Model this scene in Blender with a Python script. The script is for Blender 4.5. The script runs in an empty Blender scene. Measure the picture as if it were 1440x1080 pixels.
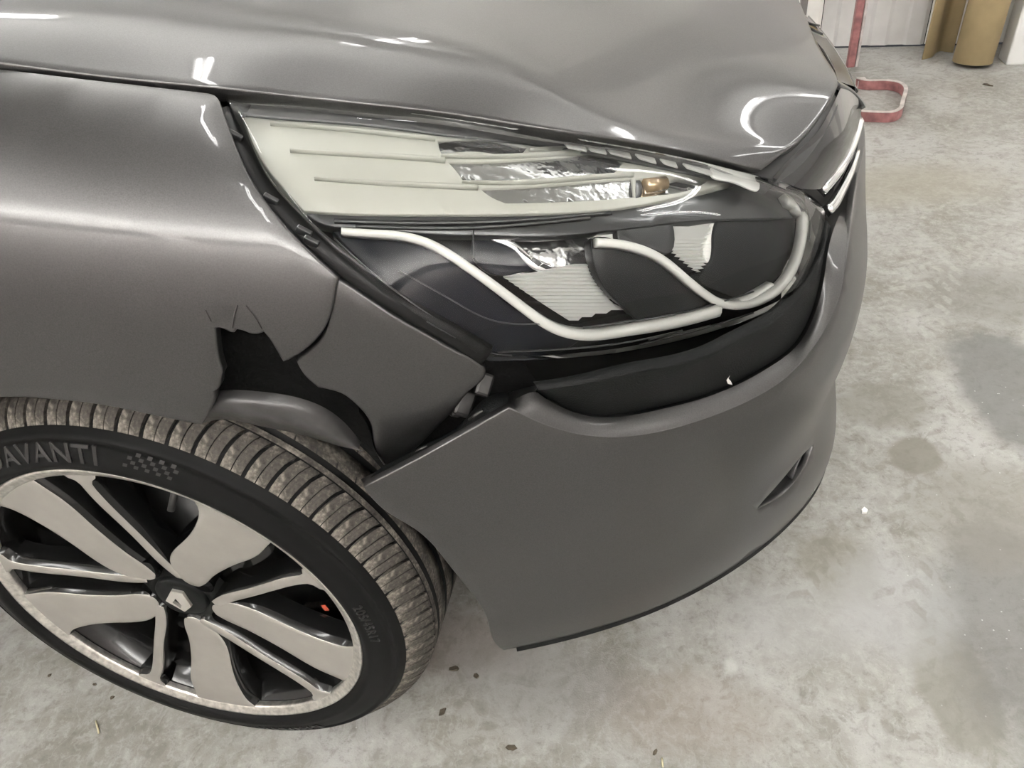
import bpy, bmesh, math, random
import numpy as np
from mathutils import Vector, Matrix
from mathutils.geometry import delaunay_2d_cdt

random.seed(7)
rng = np.random.default_rng(7)
scene = bpy.context.scene
COL = scene.collection

# ------------------------------------------------------------------ camera, world, lights, exposure
CAM = np.array([0.5388171877, -1.3383746477, 1.0350640891])
MC = np.array([[0.9886411525, -0.0136109631, -0.1496776978],
               [0.1082659246, -0.6262602830, 0.7720599378],
               [-0.1042456767, -0.7794952210, -0.6176730845]])
FPX = 1082.0
cam_data = bpy.data.cameras.new('camera')
cam_data.sensor_width = 36.0
cam_data.lens = 36.0 * FPX / 1440.0
cam_data.clip_start = 0.02
cam = bpy.data.objects.new('camera', cam_data)
COL.objects.link(cam)
mw = Matrix.Identity(4)
for i in range(3):
    mw[i][0] = MC[i, 0]; mw[i][1] = -MC[i, 1]; mw[i][2] = -MC[i, 2]; mw[i][3] = CAM[i]
cam.matrix_world = mw
scene.camera = cam

world = bpy.data.worlds.new('world'); scene.world = world
world.use_nodes = True
world.node_tree.nodes['Background'].inputs[0].default_value = (0.9, 0.93, 1.0, 1)
world.node_tree.nodes['Background'].inputs[1].default_value = 0.05
scene.view_settings.view_transform = 'Standard'
scene.view_settings.look = 'None'
scene.view_settings.exposure = 0.1
scene.view_settings.gamma = 1.0
scene.view_settings.use_curve_mapping = False
TUBE_POWER = 36.0
# centre x, y, direction in degrees, length of each ceiling tube
TUBES = [(-.2, .27, 113.5, 1.2), (-1.75, -1.9, 90, 1.2), (-1.8, 1.3, 0, 1.2),  # second and third tubes are added as fill light
         (2.46, .92, -7, .8), (3.0, .17, -83.5, 1.15), (3.78, -.45, 5, 1.2), (.2, 1.75, 75, .7), (.25, -1.75, 90, 1.2)]
TUBE_PLACE = ['above the wing', 'added as fill, nearest the rear end of the uplights', 'added as fill above the driver door', 'first of three in front of the car', 'crosswise in front of the car',
              'farthest in front of the car', 'by the boarded wall behind the bonnet', 'above the photographer']
# added unseen uplight troughs, soft wing light: x from, x to, y, z
FILL_TROUGHS = [(-3.1, -1.2, -3.72, 2.50), (-1.0, .9, -3.72, 2.50), (1.1, 3.9, -3.72, 2.50)]
# added unseen uplights that brighten the bonnet flank: x from, x to, y, z
FILL_PENDANTS = [(-1.6, .7, 1.15, 2.50), (.9, 2.4, 1.05, 2.50)]
PENDANT_POWER = 29.0
TROUGH_POWER = 84.0
# added shielded lamps for a brighter bonnet reflection: distance along the wall from, to
FILL_WASHERS = [(-2.9, -.9), (-.8, 1.3)]
WASH_POWER = 7.0
CEIL_Z = 3.0

# ------------------------------------------------------------------ projection helpers (points of the place seen at given photo positions)
def ray(px, py):
    return MC @ np.array([(px - 720) / FPX, (py - 540) / FPX, 1.0])
def aty(px, py, y):
    d = ray(px, py); return CAM + d * (y - CAM[1]) / d[1]
def atz(px, py, z):
    d = ray(px, py); return CAM + d * (z - CAM[2]) / d[2]
def proj(p):
    q = (np.asarray(p, float) - CAM) @ MC
    return np.stack([720 + FPX * q[..., 0] / q[..., 2], 540 + FPX * q[..., 1] / q[..., 2]], -1)

# ------------------------------------------------------------------ splines and surfaces
def spline_basis(t, x):
    t = np.asarray(t, float); x = np.asarray(x, float); n = len(t)
    if n == 2:
        w = (x - t[0]) / (t[1] - t[0]); return np.stack([1 - w, w], -1)
    h = np.diff(t)
    A = np.zeros((n, n)); R = np.zeros((n, n))
    A[0, 0] = A[-1, -1] = 1
    for i in range(1, n - 1):
        A[i, i - 1] = h[i - 1]; A[i, i] = 2 * (h[i - 1] + h[i]); A[i, i + 1] = h[i]
        R[i, i - 1] = 6 / h[i - 1]; R[i, i] = -6 / h[i - 1] - 6 / h[i]; R[i, i + 1] = 6 / h[i]
    S = np.linalg.solve(A, R)
    k = np.clip(np.searchsorted(t, x, side='right') - 1, 0, n - 2)
    hk = h[k]; a = (t[k + 1] - x) / hk; b = (x - t[k]) / hk
    B = np.zeros(x.shape + (n,))
    idx = np.arange(len(x))
    B[idx, k] += a; B[idx, k + 1] += b
    B += ((a ** 3 - a) * hk ** 2 / 6)[:, None] * S[k] + ((b ** 3 - b) * hk ** 2 / 6)[:, None] * S[k + 1]
    return B

class Curve:
    def __init__(s, pts):
        s.P = np.array(pts, float)
        d = np.r_[0, np.cumsum(np.linalg.norm(np.diff(s.P, axis=0), axis=1))]
        s.len = d[-1]; s.t = d / d[-1]
    def __call__(s, u):
        return spline_basis(s.t, np.atleast_1d(np.asarray(u, float))) @ s.P

def smooth_px(pts, n_per=6, closed=False):
    P = np.array(pts, float)
    if closed: P = np.vstack([P, P[:1]])
    c = Curve(P)
    n = max(2, n_per * (len(P) - 1))
    out = c(np.linspace(0, 1, n + 1))
    return out[:-1] if closed else out

def outline(*segs, n=5):
    out = []
    for s in segs:
        q = smooth_px(s, n) if len(s) > 2 else np.array(s, float)
        if out and np.linalg.norm(out[-1][-1] - q[0]) < 1e-6: q = q[1:]
        out.append(q)
    o = np.vstack(out)
    if np.linalg.norm(o[0] - o[-1]) < 1e-6: o = o[:-1]
    return o

REF = np.array([0.2, 0.0, 0.45])
class Surf:
    dom = (0, 1, 0, 1)
    _grid = None
    def normal(s, u, v):
        u = np.asarray(u, float); v = np.asarray(v, float)
        e = 1e-4 * max(s.dom[1] - s.dom[0], s.dom[3] - s.dom[2])
        a = s(u + e, v) - s(u - e, v); b = s(u, v + e) - s(u, v - e)
        n = np.cross(a, b); n /= np.linalg.norm(n, axis=1)[:, None] + 1e-12
        p = s(u, v)
        sg = np.sign(np.einsum('ij,ij->i', n, p - REF).sum()) or 1.0
        return n * (sg * s.flip)
    flip = 1.0
    gm = 60
    layered = False
    def grid(s):
        if s._grid is None:
            m = s.gm
            U, V = np.meshgrid(np.linspace(s.dom[0], s.dom[1], m), np.linspace(s.dom[2], s.dom[3], m), indexing='ij')
            U = U.ravel(); V = V.ravel()
            P = s(U, V); Q = proj(P); back = np.einsum('ij,ij->i', s.normal(U, V), CAM - P) <= 0
            Q[back] = 1e7; s._grid = (U, V, Q, np.linalg.norm(P - CAM, axis=1))
        return s._grid
    def uv(s, px):
        px = np.atleast_2d(np.asarray(px, float))
        U, V, Q, D = s.grid()
        d = ((px[:, None, :] - Q[None]) ** 2).sum(-1)
        if s.layered:
            k = np.where(d <= ((np.sqrt(d.min(1)) + 12) ** 2)[:, None], D[None], 1e9).argmin(1)
        else: k = d.argmin(1)
        u = U[k].copy(); v = V[k].copy()
        eu = 1e-4 * (s.dom[1] - s.dom[0]); ev = 1e-4 * (s.dom[3] - s.dom[2])
        for _ in range(10):
            q = proj(s(u, v)); r = px - q
            ju = (proj(s(u + eu, v)) - q) / eu; jv = (proj(s(u, v + ev)) - q) / ev
            det = ju[:, 0] * jv[:, 1] - ju[:, 1] * jv[:, 0]
            det = np.where(np.abs(det) < 1e-6, 1e-6, det)
            du = (r[:, 0] * jv[:, 1] - r[:, 1] * jv[:, 0]) / det
            dv = (ju[:, 0] * r[:, 1] - ju[:, 1] * r[:, 0]) / det
            lim_u = 0.05 * (s.dom[1] - s.dom[0]); lim_v = 0.05 * (s.dom[3] - s.dom[2])
            u = np.clip(u + np.clip(du, -lim_u, lim_u), s.dom[0] - 4 * lim_u, s.dom[1] + 4 * lim_u)
            v = np.clip(v + np.clip(dv, -lim_v, lim_v), s.dom[2] - 4 * lim_v, s.dom[3] + 4 * lim_v)
        return np.stack([u, v], -1)
    def at(s, px, lift=0.0):
        w = s.uv(px); p = s(w[:, 0], w[:, 1])
        return p + s.normal(w[:, 0], w[:, 1]) * lift if lift else p

def seen(surf, px):
    """the positions of px that the camera really meets on the surface"""
    w = surf.uv(px); e = np.linalg.norm(proj(surf(w[:, 0], w[:, 1])) - px, axis=1)
    return px[e < 1.0]
class Loft(Surf):
    def __init__(s, rows, tv=None):
        s.c = [Curve(r) for r in rows]
        if tv is None:
            mid = np.array([c(np.array([.25, .5, .75])).mean(0) for c in s.c])
            d = np.r_[0, np.cumsum(np.linalg.norm(np.diff(mid, axis=0), axis=1))]; tv = d / d[-1]
        s.tv = np.asarray(tv, float)
    def __call__(s, u, v):
        u = np.atleast_1d(np.asarray(u, float)); v = np.atleast_1d(np.asarray(v, float))
        R = np.stack([c(u) for c in s.c], 1)
        return np.einsum('nr,nrk->nk', spline_basis(s.tv, v), R)

class Coons(Surf):
    def __init__(s, bot, top, left, right, bulge=0.0, bdir=(0.4, -0.7, 0.55)):
        s.b, s.t, s.l, s.r = [Curve(c) for c in (bot, top, left, right)]
        s.k = bulge; s.d = np.array(bdir) / np.linalg.norm(bdir)
    def __call__(s, u, v):
        u = np.atleast_1d(np.asarray(u, float)); v = np.atleast_1d(np.asarray(v, float))
        U = u[:, None]; V = v[:, None]
        p = (1 - V) * s.b(u) + V * s.t(u) + (1 - U) * s.l(v) + U * s.r(v)
        p -= (1 - U) * (1 - V) * s.b.P[0] + U * (1 - V) * s.b.P[-1] + (1 - U) * V * s.t.P[0] + U * V * s.t.P[-1]
        return p + s.k * (16 * U * (1 - U) * V * (1 - V)) ** 1.0 * s.d

class Func(Surf):
    def __init__(s, f, dom): s.f = f; s.dom = dom
    def __call__(s, u, v): return s.f(np.atleast_1d(np.asarray(u, float)), np.atleast_1d(np.asarray(v, float)))

class Shift(Surf):
    """a surface moved inwards along one direction"""
    def __init__(s, base, d, di): s.base = base; s.d = d; s.dom = base.dom; s.di = np.array(di) / np.linalg.norm(di)
    def __call__(s, u, v): return s.base(u, v) - s.di * s.d
class Off(Surf):
    def __init__(s, base, d): s.base = base; s.d = d; s.dom = base.dom
    def __call__(s, u, v):
        d = s.d(u, v) if callable(s.d) else s.d
        n = s.base.normal(np.atleast_1d(u), np.atleast_1d(v))
        return s.base(u, v) - n * (np.asarray(d)[..., None] if np.ndim(d) else d)

# ------------------------------------------------------------------ mesh helpers
def link(o, parent=None):
    COL.objects.link(o)
    if parent is not None: o.parent = parent
    return o
def mesh_data(name, verts, faces, mats, smooth=True, midx=None):
    me = bpy.data.meshes.new(name)
    me.from_pydata([tuple(map(float, v)) for v in verts], [], [tuple(int(i) for i in f) for f in faces])
    for m in (mats if isinstance(mats, (list, tuple)) else [mats]): me.materials.append(m)
    if midx is not None: me.polygons.foreach_set('material_index', np.asarray(midx, np.int32))
    me.polygons.foreach_set('use_smooth', np.full(len(me.polygons), bool(smooth)))
    me.validate(); me.update()
    return me
def mobj(name, verts, faces, mats, parent=None, smooth=True, midx=None, label=None):
    o = bpy.data.objects.new(name, mesh_data(name, verts, faces, mats, smooth, midx))
    if label: o['label'] = label
    return link(o, parent)
def tag(o, label=None, cat=None, group=None, kind=None):
    if label: o['label'] = label
    if cat: o['category'] = cat
    if group: o['group'] = group
    if kind: o['kind'] = kind
    return o
def empty(name, loc=(0, 0, 0)):
    o = bpy.data.objects.new(name, None); o.location = loc; o.empty_display_size = 0.1
    return link(o)

def in_poly(P, poly):
    x, y = P[:, 0], P[:, 1]; ins = np.zeros(len(P), bool)
    j = len(poly) - 1
    for i in range(len(poly)):
        xi, yi = poly[i]; xj, yj = poly[j]
        c = ((yi > y) != (yj > y)) & (x < (xj - xi) * (y - yi) / ((yj - yi) if yj != yi else 1e-12) + xi)
        ins ^= c; j = i
    return ins
def dist_poly(P, poly):
    best = np.full(len(P), 1e9)
    A = poly; B = np.roll(poly, -1, 0)
    for a, b in zip(A, B):
        ab = b - a; t = np.clip(((P - a) @ ab) / (ab @ ab + 1e-18), 0, 1)
        best = np.minimum(best, np.linalg.norm(P - a - t[:, None] * ab, axis=1))
    return best
def triangulate(outer, holes, h):
    loops = [np.asarray(outer, float)] + [np.asarray(q, float) for q in holes]
    lo = loops[0].min(0); hi = loops[0].max(0)
    gx = np.arange(lo[0] + h / 2, hi[0], h); gy = np.arange(lo[1] + h / 2, hi[1], h)
    G = np.stack(np.meshgrid(gx, gy, indexing='ij'), -1).reshape(-1, 2) if len(gx) and len(gy) else np.zeros((0, 2))
    if len(G):
        keep = in_poly(G, loops[0])
        for q in loops[1:]: keep &= ~in_poly(G, q)
        G = G[keep]
        for q in loops:
            if len(G): G = G[dist_poly(G, q) > 0.45 * h]
    pts = np.vstack(loops + [G]); edges = []; base = 0; idx = []
    for q in loops:
        n = len(q); edges += [(base + i, base + (i + 1) % n) for i in range(n)]
        idx.append(list(range(base, base + n))); base += n
    V, E_, F, ov, oe, of = delaunay_2d_cdt([Vector(p) for p in pts], edges, [], 0, 1e-7)
    V = np.array([(v.x, v.y) for v in V])
    mp = {}
    for k, o in enumerate(ov):
        for i in o: mp[i] = k
    F = np.array([f for f in F if len(f) == 3])
    cen = V[F].mean(1)
    keep = in_poly(cen, loops[0])
    for q in loops[1:]: keep &= ~in_poly(cen, q)
    F = F[keep]
    return V, F, [[mp[i] for i in l] for l in idx]

def densify(uv, sc, h):
    out = []
    for a, b in zip(uv, np.roll(uv, -1, 0)):
        n = max(1, int(np.ceil(np.linalg.norm((b - a) * sc) / h)))
        for i in range(n): out.append(a + (b - a) * i / n)
    return np.array(out)

def panel_geo(surf, outer_uv, holes_uv=(), h=0.012, rim=0.002, depth=0.012, lift=0.0):
    """panel on a surface with rolled edges; returns verts, faces"""
    c = np.array([outer_uv[:, 0].mean()]), np.array([outer_uv[:, 1].mean()])
    e = 1e-3 * (surf.dom[1] - surf.dom[0])
    lu = np.linalg.norm(surf(c[0] + e, c[1]) - surf(c[0] - e, c[1])) / (2 * e)
    e = 1e-3 * (surf.dom[3] - surf.dom[2])
    lv = np.linalg.norm(surf(c[0], c[1] + e) - surf(c[0], c[1] - e)) / (2 * e)
    sc = np.array([lu, lv])
    outer = densify(outer_uv, sc, h); holes = [densify(q, sc, h) for q in holes_uv]
    V, F, loops = triangulate(outer * sc, [q * sc for q in holes], h)
    uv = V / sc
    P = surf(uv[:, 0], uv[:, 1]); N = surf.normal(uv[:, 0], uv[:, 1])
    P = P + N * lift
    fn = np.cross(P[F[:, 1]] - P[F[:, 0]], P[F[:, 2]] - P[F[:, 0]])
    flip = np.einsum('ij,ij->i', fn, N[F[:, 0]]) < 0
    F[flip] = F[flip][:, ::-1]
    verts = [P]; faces = [tuple(f) for f in F]; base = len(P)
    if rim > 0 or depth > 0:
        for li, lp in enumerate(loops):
            lp = [k for i, k in enumerate(lp) if k != lp[i - 1]]
            q = V[lp]; n = len(q)
            area = 0.5 * np.sum(q[:, 0] * np.roll(q[:, 1], -1) - np.roll(q[:, 0], -1) * q[:, 1])
            tg = np.roll(q, -1, 0) - np.roll(q, 1, 0); tg /= np.linalg.norm(tg, axis=1)[:, None] + 1e-12
            out = np.stack([tg[:, 1], -tg[:, 0]], -1) * np.sign(area)
            if li > 0: out = -out
            w = (q + out * 1e-4) / sc
            d = surf(w[:, 0], w[:, 1]) - surf(q[:, 0] / sc[0], q[:, 1] / sc[1]); d /= np.linalg.norm(d, axis=1)[:, None] + 1e-12
            p0 = P[lp]; nn = N[lp]
            rings = [p0 + d * .6 * rim - nn * .25 * rim, p0 + d * rim - nn * rim, p0 + d * rim - nn * (rim + depth)]
            prev = np.array(lp)
            for r in rings:
                cur = base + np.arange(n); verts.append(r); base += n
                for i in range(n):
                    j = (i + 1) % n
                    f = (prev[i], cur[i], cur[j], prev[j])
                    faces.append(f if (area > 0) == (li == 0) else f[::-1])
                prev = cur
    return np.vstack(verts), faces

def fix_normals(o):
    bm = bmesh.new(); bm.from_mesh(o.data)
    bmesh.ops.remove_doubles(bm, verts=bm.verts, dist=1e-6)
    bmesh.ops.recalc_face_normals(bm, faces=bm.faces); bm.to_mesh(o.data); bm.free()
    o.data.polygons.foreach_set('use_smooth', np.ones(len(o.data.polygons), bool)); o.data.update()

def panel(name, surf, px, mat_, parent, holes=(), h=0.012, rim=0.002, depth=0.012, lift=0.0, label=None, uv=False):
    ouv = px if uv else surf.uv(px)
    huv = [q if uv else surf.uv(q) for q in holes]
    V, F = panel_geo(surf, ouv, huv, h, rim, depth, lift)
    return mobj(name, V, F, mat_, parent, label=label)

def grid_geo(surf, nu, nv, u0=0, u1=1, v0=0, v1=1):
    U, V = np.meshgrid(np.linspace(u0, u1, nu), np.linspace(v0, v1, nv), indexing='ij')
    P = surf(U.ravel(), V.ravel())
    F = [(i * nv + j, (i + 1) * nv + j, (i + 1) * nv + j + 1, i * nv + j + 1) for i in range(nu - 1) for j in range(nv - 1)]
    return P, F
def ruled(name, a, b, mat_, parent, n=120, m=4, label=None, bow=0.0, bdir=None):
    A = Curve(a)(np.linspace(0, 1, n)); B = Curve(b)(np.linspace(0, 1, n))
    V = []
    for k in range(m + 1):
        t = k / m
        q = A * (1 - t) + B * t
        if bow: q = q + 4 * t * (1 - t) * bow * np.asarray(bdir)
        V.append(q)
    V = np.array(V).transpose(1, 0, 2).reshape(-1, 3)
    F = [(i * (m + 1) + j, (i + 1) * (m + 1) + j, (i + 1) * (m + 1) + j + 1, i * (m + 1) + j + 1) for i in range(n - 1) for j in range(m)]
    return mobj(name, V, F, mat_, parent, label=label)

def sweep_geo(path, normals, prof, closed_prof=True, widths=None):
    """sweep a 2-D profile (side, height) along a path with given up normals"""
    path = np.asarray(path); n = len(path)
    T = np.gradient(path, axis=0); T /= np.linalg.norm(T, axis=1)[:, None]
    S = np.cross(T, normals); S /= np.linalg.norm(S, axis=1)[:, None]
    N = np.cross(S, T)
    prof = np.asarray(prof, float); m = len(prof); V = []
    w = np.ones(n) if widths is None else np.asarray(widths)
    for i in range(n): V.append(path[i] + S[i] * (prof[:, :1] * w[i]) + N[i] * prof[:, 1:])
    V = np.vstack(V)
    k = m if closed_prof else m - 1
    F = [(i * m + j, (i + 1) * m + j, (i + 1) * m + (j + 1) % m, i * m + (j + 1) % m) for i in range(n - 1) for j in range(k)]
    if closed_prof:
        F.append(tuple(range(m))); F.append(tuple((n - 1) * m + j for j in range(m - 1, -1, -1)))
    return V, F
def tube(name, path, r, mat_, parent=None, n=8, label=None, res=None):
    P = np.array(path, float)
    if res: P = Curve(P)(np.linspace(0, 1, res))
    T = np.gradient(P, axis=0); T /= np.linalg.norm(T, axis=1)[:, None]
    up = np.array([0, 0, 1.0]) if abs(T[:, 2]).max() < .95 else np.array([0.3, 1.0, 0.2])
    prof = [(r * math.cos(2 * math.pi * k / n), r * math.sin(2 * math.pi * k / n)) for k in range(n)]
    V, F = sweep_geo(P, np.tile(up, (len(P), 1)), prof)
    return mobj(name, V, F, mat_, parent, label=label)
def lathe_geo(prof, n, closed=False):
    """profile (r, z) around local z"""
    a = np.linspace(0, 2 * np.pi, n, endpoint=False); prof = np.asarray(prof, float); m = len(prof)
    V = np.stack([np.outer(np.cos(a), prof[:, 0]), np.outer(np.sin(a), prof[:, 0]), np.tile(prof[:, 1], (n, 1))], -1).reshape(-1, 3)
    k = m if closed else m - 1
    F = [(i * m + j, ((i + 1) % n) * m + j, ((i + 1) % n) * m + (j + 1) % m, i * m + (j + 1) % m) for i in range(n) for j in range(k)]
    return V, F
def box_geo(lo, hi):
    x0, y0, z0 = lo; x1, y1, z1 = hi
    V = [(x0, y0, z0), (x1, y0, z0), (x1, y1, z0), (x0, y1, z0), (x0, y0, z1), (x1, y0, z1), (x1, y1, z1), (x0, y1, z1)]
    F = [(0, 3, 2, 1), (4, 5, 6, 7), (0, 1, 5, 4), (1, 2, 6, 5), (2, 3, 7, 6), (3, 0, 4, 7)]
    return V, F
def join_geo(parts):
    V = []; F = []; b = 0
    for v, f in parts:
        V.append(np.asarray(v, float)); F += [tuple(i + b for i in q) for q in f]; b += len(v)
    return np.vstack(V), F
def bevel(o, w, seg=2):
    m = o.modifiers.new('bevel', 'BEVEL'); m.width = w; m.segments = seg; m.limit_method = 'ANGLE'; return o

# ------------------------------------------------------------------ materials
def mat(name, col, metal=0.0, rough=0.5, coat=0.0, coat_rough=0.03, spec=0.5, noise=None, bump=None, emit=None):
    m = bpy.data.materials.new(name); m.use_nodes = True
    nt = m.node_tree; b = nt.nodes['Principled BSDF']
    b.inputs['Base Color'].default_value = (*col, 1); b.inputs['Metallic'].default_value = metal
    b.inputs['Roughness'].default_value = rough; b.inputs['Coat Weight'].default_value = coat
    b.inputs['Coat Roughness'].default_value = coat_rough; b.inputs['Specular IOR Level'].default_value = spec
    tc = nt.nodes.new('ShaderNodeTexCoord')
    if noise:
        sc, amt, det = noise
        t = nt.nodes.new('ShaderNodeTexNoise'); t.inputs['Scale'].default_value = sc; t.inputs['Detail'].default_value = det
        nt.links.new(tc.outputs['Object'], t.inputs['Vector'])
        r = nt.nodes.new('ShaderNodeMapRange'); r.inputs[1].default_value = .25; r.inputs[2].default_value = .75
        r.inputs[3].default_value = 1 - amt; r.inputs[4].default_value = 1 + amt
        nt.links.new(t.outputs['Fac'], r.inputs[0])
        mx = nt.nodes.new('ShaderNodeMix'); mx.data_type = 'RGBA'; mx.blend_type = 'MULTIPLY'
        mx.inputs[0].default_value = 1; mx.inputs[6].default_value = (*col, 1)
        nt.links.new(r.outputs[0], mx.inputs[7]); nt.links.new(mx.outputs[2], b.inputs['Base Color'])
    if bump:
        sc, st, det = bump
        t = nt.nodes.new('ShaderNodeTexNoise'); t.inputs['Scale'].default_value = sc; t.inputs['Detail'].default_value = det
        nt.links.new(tc.outputs['Object'], t.inputs['Vector'])
        bp = nt.nodes.new('ShaderNodeBump'); bp.inputs['Strength'].default_value = st; bp.inputs['Distance'].default_value = .002
        nt.links.new(t.outputs['Fac'], bp.inputs['Height']); nt.links.new(bp.outputs[0], b.inputs['Normal'])
    if emit:
        b.inputs['Emission Color'].default_value = (*emit[0], 1); b.inputs['Emission Strength'].default_value = emit[1]
    return m

M = {}
M['paint'] = mat('grey_metallic_paint', (.078, .0772, .0772), .97, .42, .5, .03, noise=(900, .16, 2))
M['black_gloss'] = mat('gloss_black_plastic', (.008, .008, .009), 0, .12, .6, .03)
M['black'] = mat('black_plastic', (.012, .012, .012), 0, .45)
M['black_matt'] = mat('matt_black_trim', (.006, .0065, .0065), 0, .5, spec=.12, bump=(700, .25, 2))
M['liner'] = mat('black_fibre_liner', (.005, .005, .005), 0, .7, spec=.12, bump=(120, 1.0, 6))
M['flap'] = mat('worn_grey_plastic', (.030, .029, .029), 0, .34, noise=(60, .35, 5), bump=(70, .35, 4))
M['seal'] = mat('black_rubber_seal', (.005, .005, .005), 0, .4, spec=.18)
M['chrome'] = mat('chrome', (.86, .87, .88), 1, .06)
M['chrome_ripple'] = mat('rippled_chrome', (.46, .46, .46), 1, .16, bump=(70, 1.0, 2))
M['rib_silver'] = mat('silvered_ribs', (.86, .86, .84), .15, .35)
M['cream'] = mat('cream_reflector', (.48, .48, .43), .0, .4, .2, .15)
M['guide'] = mat('white_light_guide', (.80, .80, .76), 0, .28, .5, .05)
M['dark_grey'] = mat('dark_grey_bezel', (.032, .033, .034), .2, .28, .3, .06)
M['mid_grey'] = mat('grey_bezel', (.075, .076, .077), .3, .3)
M['shroud'] = mat('black_lamp_shroud', (.008, .0085, .009), 0, .35, 0, spec=.15)
M['navy'] = mat('blue_black_shroud', (.004, .005, .009), 0, .35, 0, spec=.12)
M['silver'] = mat('machined_aluminium', (.35, .333, .305), .6, .42, .4, .1, noise=(45, .05, 3))
M['lip'] = mat('scuffed_rim_lip', (.62, .60, .56), .9, .3, noise=(140, .35, 6), bump=(160, .25, 4))
M['rim_black'] = mat('gloss_black_rim', (.005, .005, .005), 0, .16, .25, .05, spec=.3)
M['steel'] = mat('dull_steel', (.075, .074, .073), .9, .5, noise=(40, .3, 4))
M['badge'] = mat('silver_badge', (.62, .60, .56), .7, .35)
M['amber'] = mat('amber_bulb', (.42, .30, .18), .5, .2, .5)
M['red_dust'] = mat('rusty_red', (.35, .06, .03), 0, .7)
M['crack'] = mat('crack_line', (.02, .018, .018), 0, .7)

def rubber(name, side):
    m = mat(name, (.005, .005, .005), 0, .55, spec=.10)
    nt = m.node_tree; b = nt.nodes['Principled BSDF']
    if not side:
        tc = nt.nodes.new('ShaderNodeTexCoord')
        n1 = nt.nodes.new('ShaderNodeTexNoise'); n1.inputs['Scale'].default_value = 26; n1.inputs['Detail'].default_value = 7; n1.inputs['Roughness'].default_value = .7
        n2 = nt.nodes.new('ShaderNodeTexNoise'); n2.inputs['Scale'].default_value = 260; n2.inputs['Detail'].default_value = 4
        for t in (n1, n2): nt.links.new(tc.outputs['Object'], t.inputs['Vector'])
        ad = nt.nodes.new('ShaderNodeMath'); ad.operation = 'MULTIPLY_ADD'; ad.inputs[1].default_value = .45; 
        nt.links.new(n2.outputs['Fac'], ad.inputs[0]); nt.links.new(n1.outputs['Fac'], ad.inputs[2])
        cr = nt.nodes.new('ShaderNodeValToRGB')
        cr.color_ramp.elements[0].position = .52; cr.color_ramp.elements[0].color = (.026, .024, .022, 1)
        cr.color_ramp.elements[1].position = .92; cr.color_ramp.elements[1].color = (.20, .182, .155, 1)
        e = cr.color_ramp.elements.new(.72); e.color = (.066, .060, .053, 1)
        nt.links.new(ad.outputs[0], cr.inputs[0]); nt.links.new(cr.outputs[0], b.inputs['Base Color'])
        b.inputs['Roughness'].default_value = .72
        bp = nt.nodes.new('ShaderNodeBump'); bp.inputs['Strength'].default_value = .5; bp.inputs['Distance'].default_value = .001
        nt.links.new(n2.outputs['Fac'], bp.inputs['Height']); nt.links.new(bp.outputs[0], b.inputs['Normal'])
    return m
M['rubber'] = rubber('black_sidewall_rubber', True)
M['tread'] = rubber('dusty_tread_rubber', False)

def lens_mat():
    m = bpy.data.materials.new('clear_lamp_lens'); m.use_nodes = True
    nt = m.node_tree; nt.nodes.clear()
    out = nt.nodes.new('ShaderNodeOutputMaterial'); mix = nt.nodes.new('ShaderNodeMixShader')
    tr = nt.nodes.new('ShaderNodeBsdfTransparent'); tr.inputs[0].default_value = (.96, .97, .97, 1)
    gl = nt.nodes.new('ShaderNodeBsdfGlossy'); gl.inputs['Roughness'].default_value = .02
    fr = nt.nodes.new('ShaderNodeFresnel'); fr.inputs[0].default_value = 1.35
    nt.links.new(fr.outputs[0], mix.inputs[0]); nt.links.new(tr.outputs[0], mix.inputs[1]); nt.links.new(gl.outputs[0], mix.inputs[2])
    nt.links.new(mix.outputs[0], out.inputs[0])
    return m
M['lens'] = lens_mat()

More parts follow.
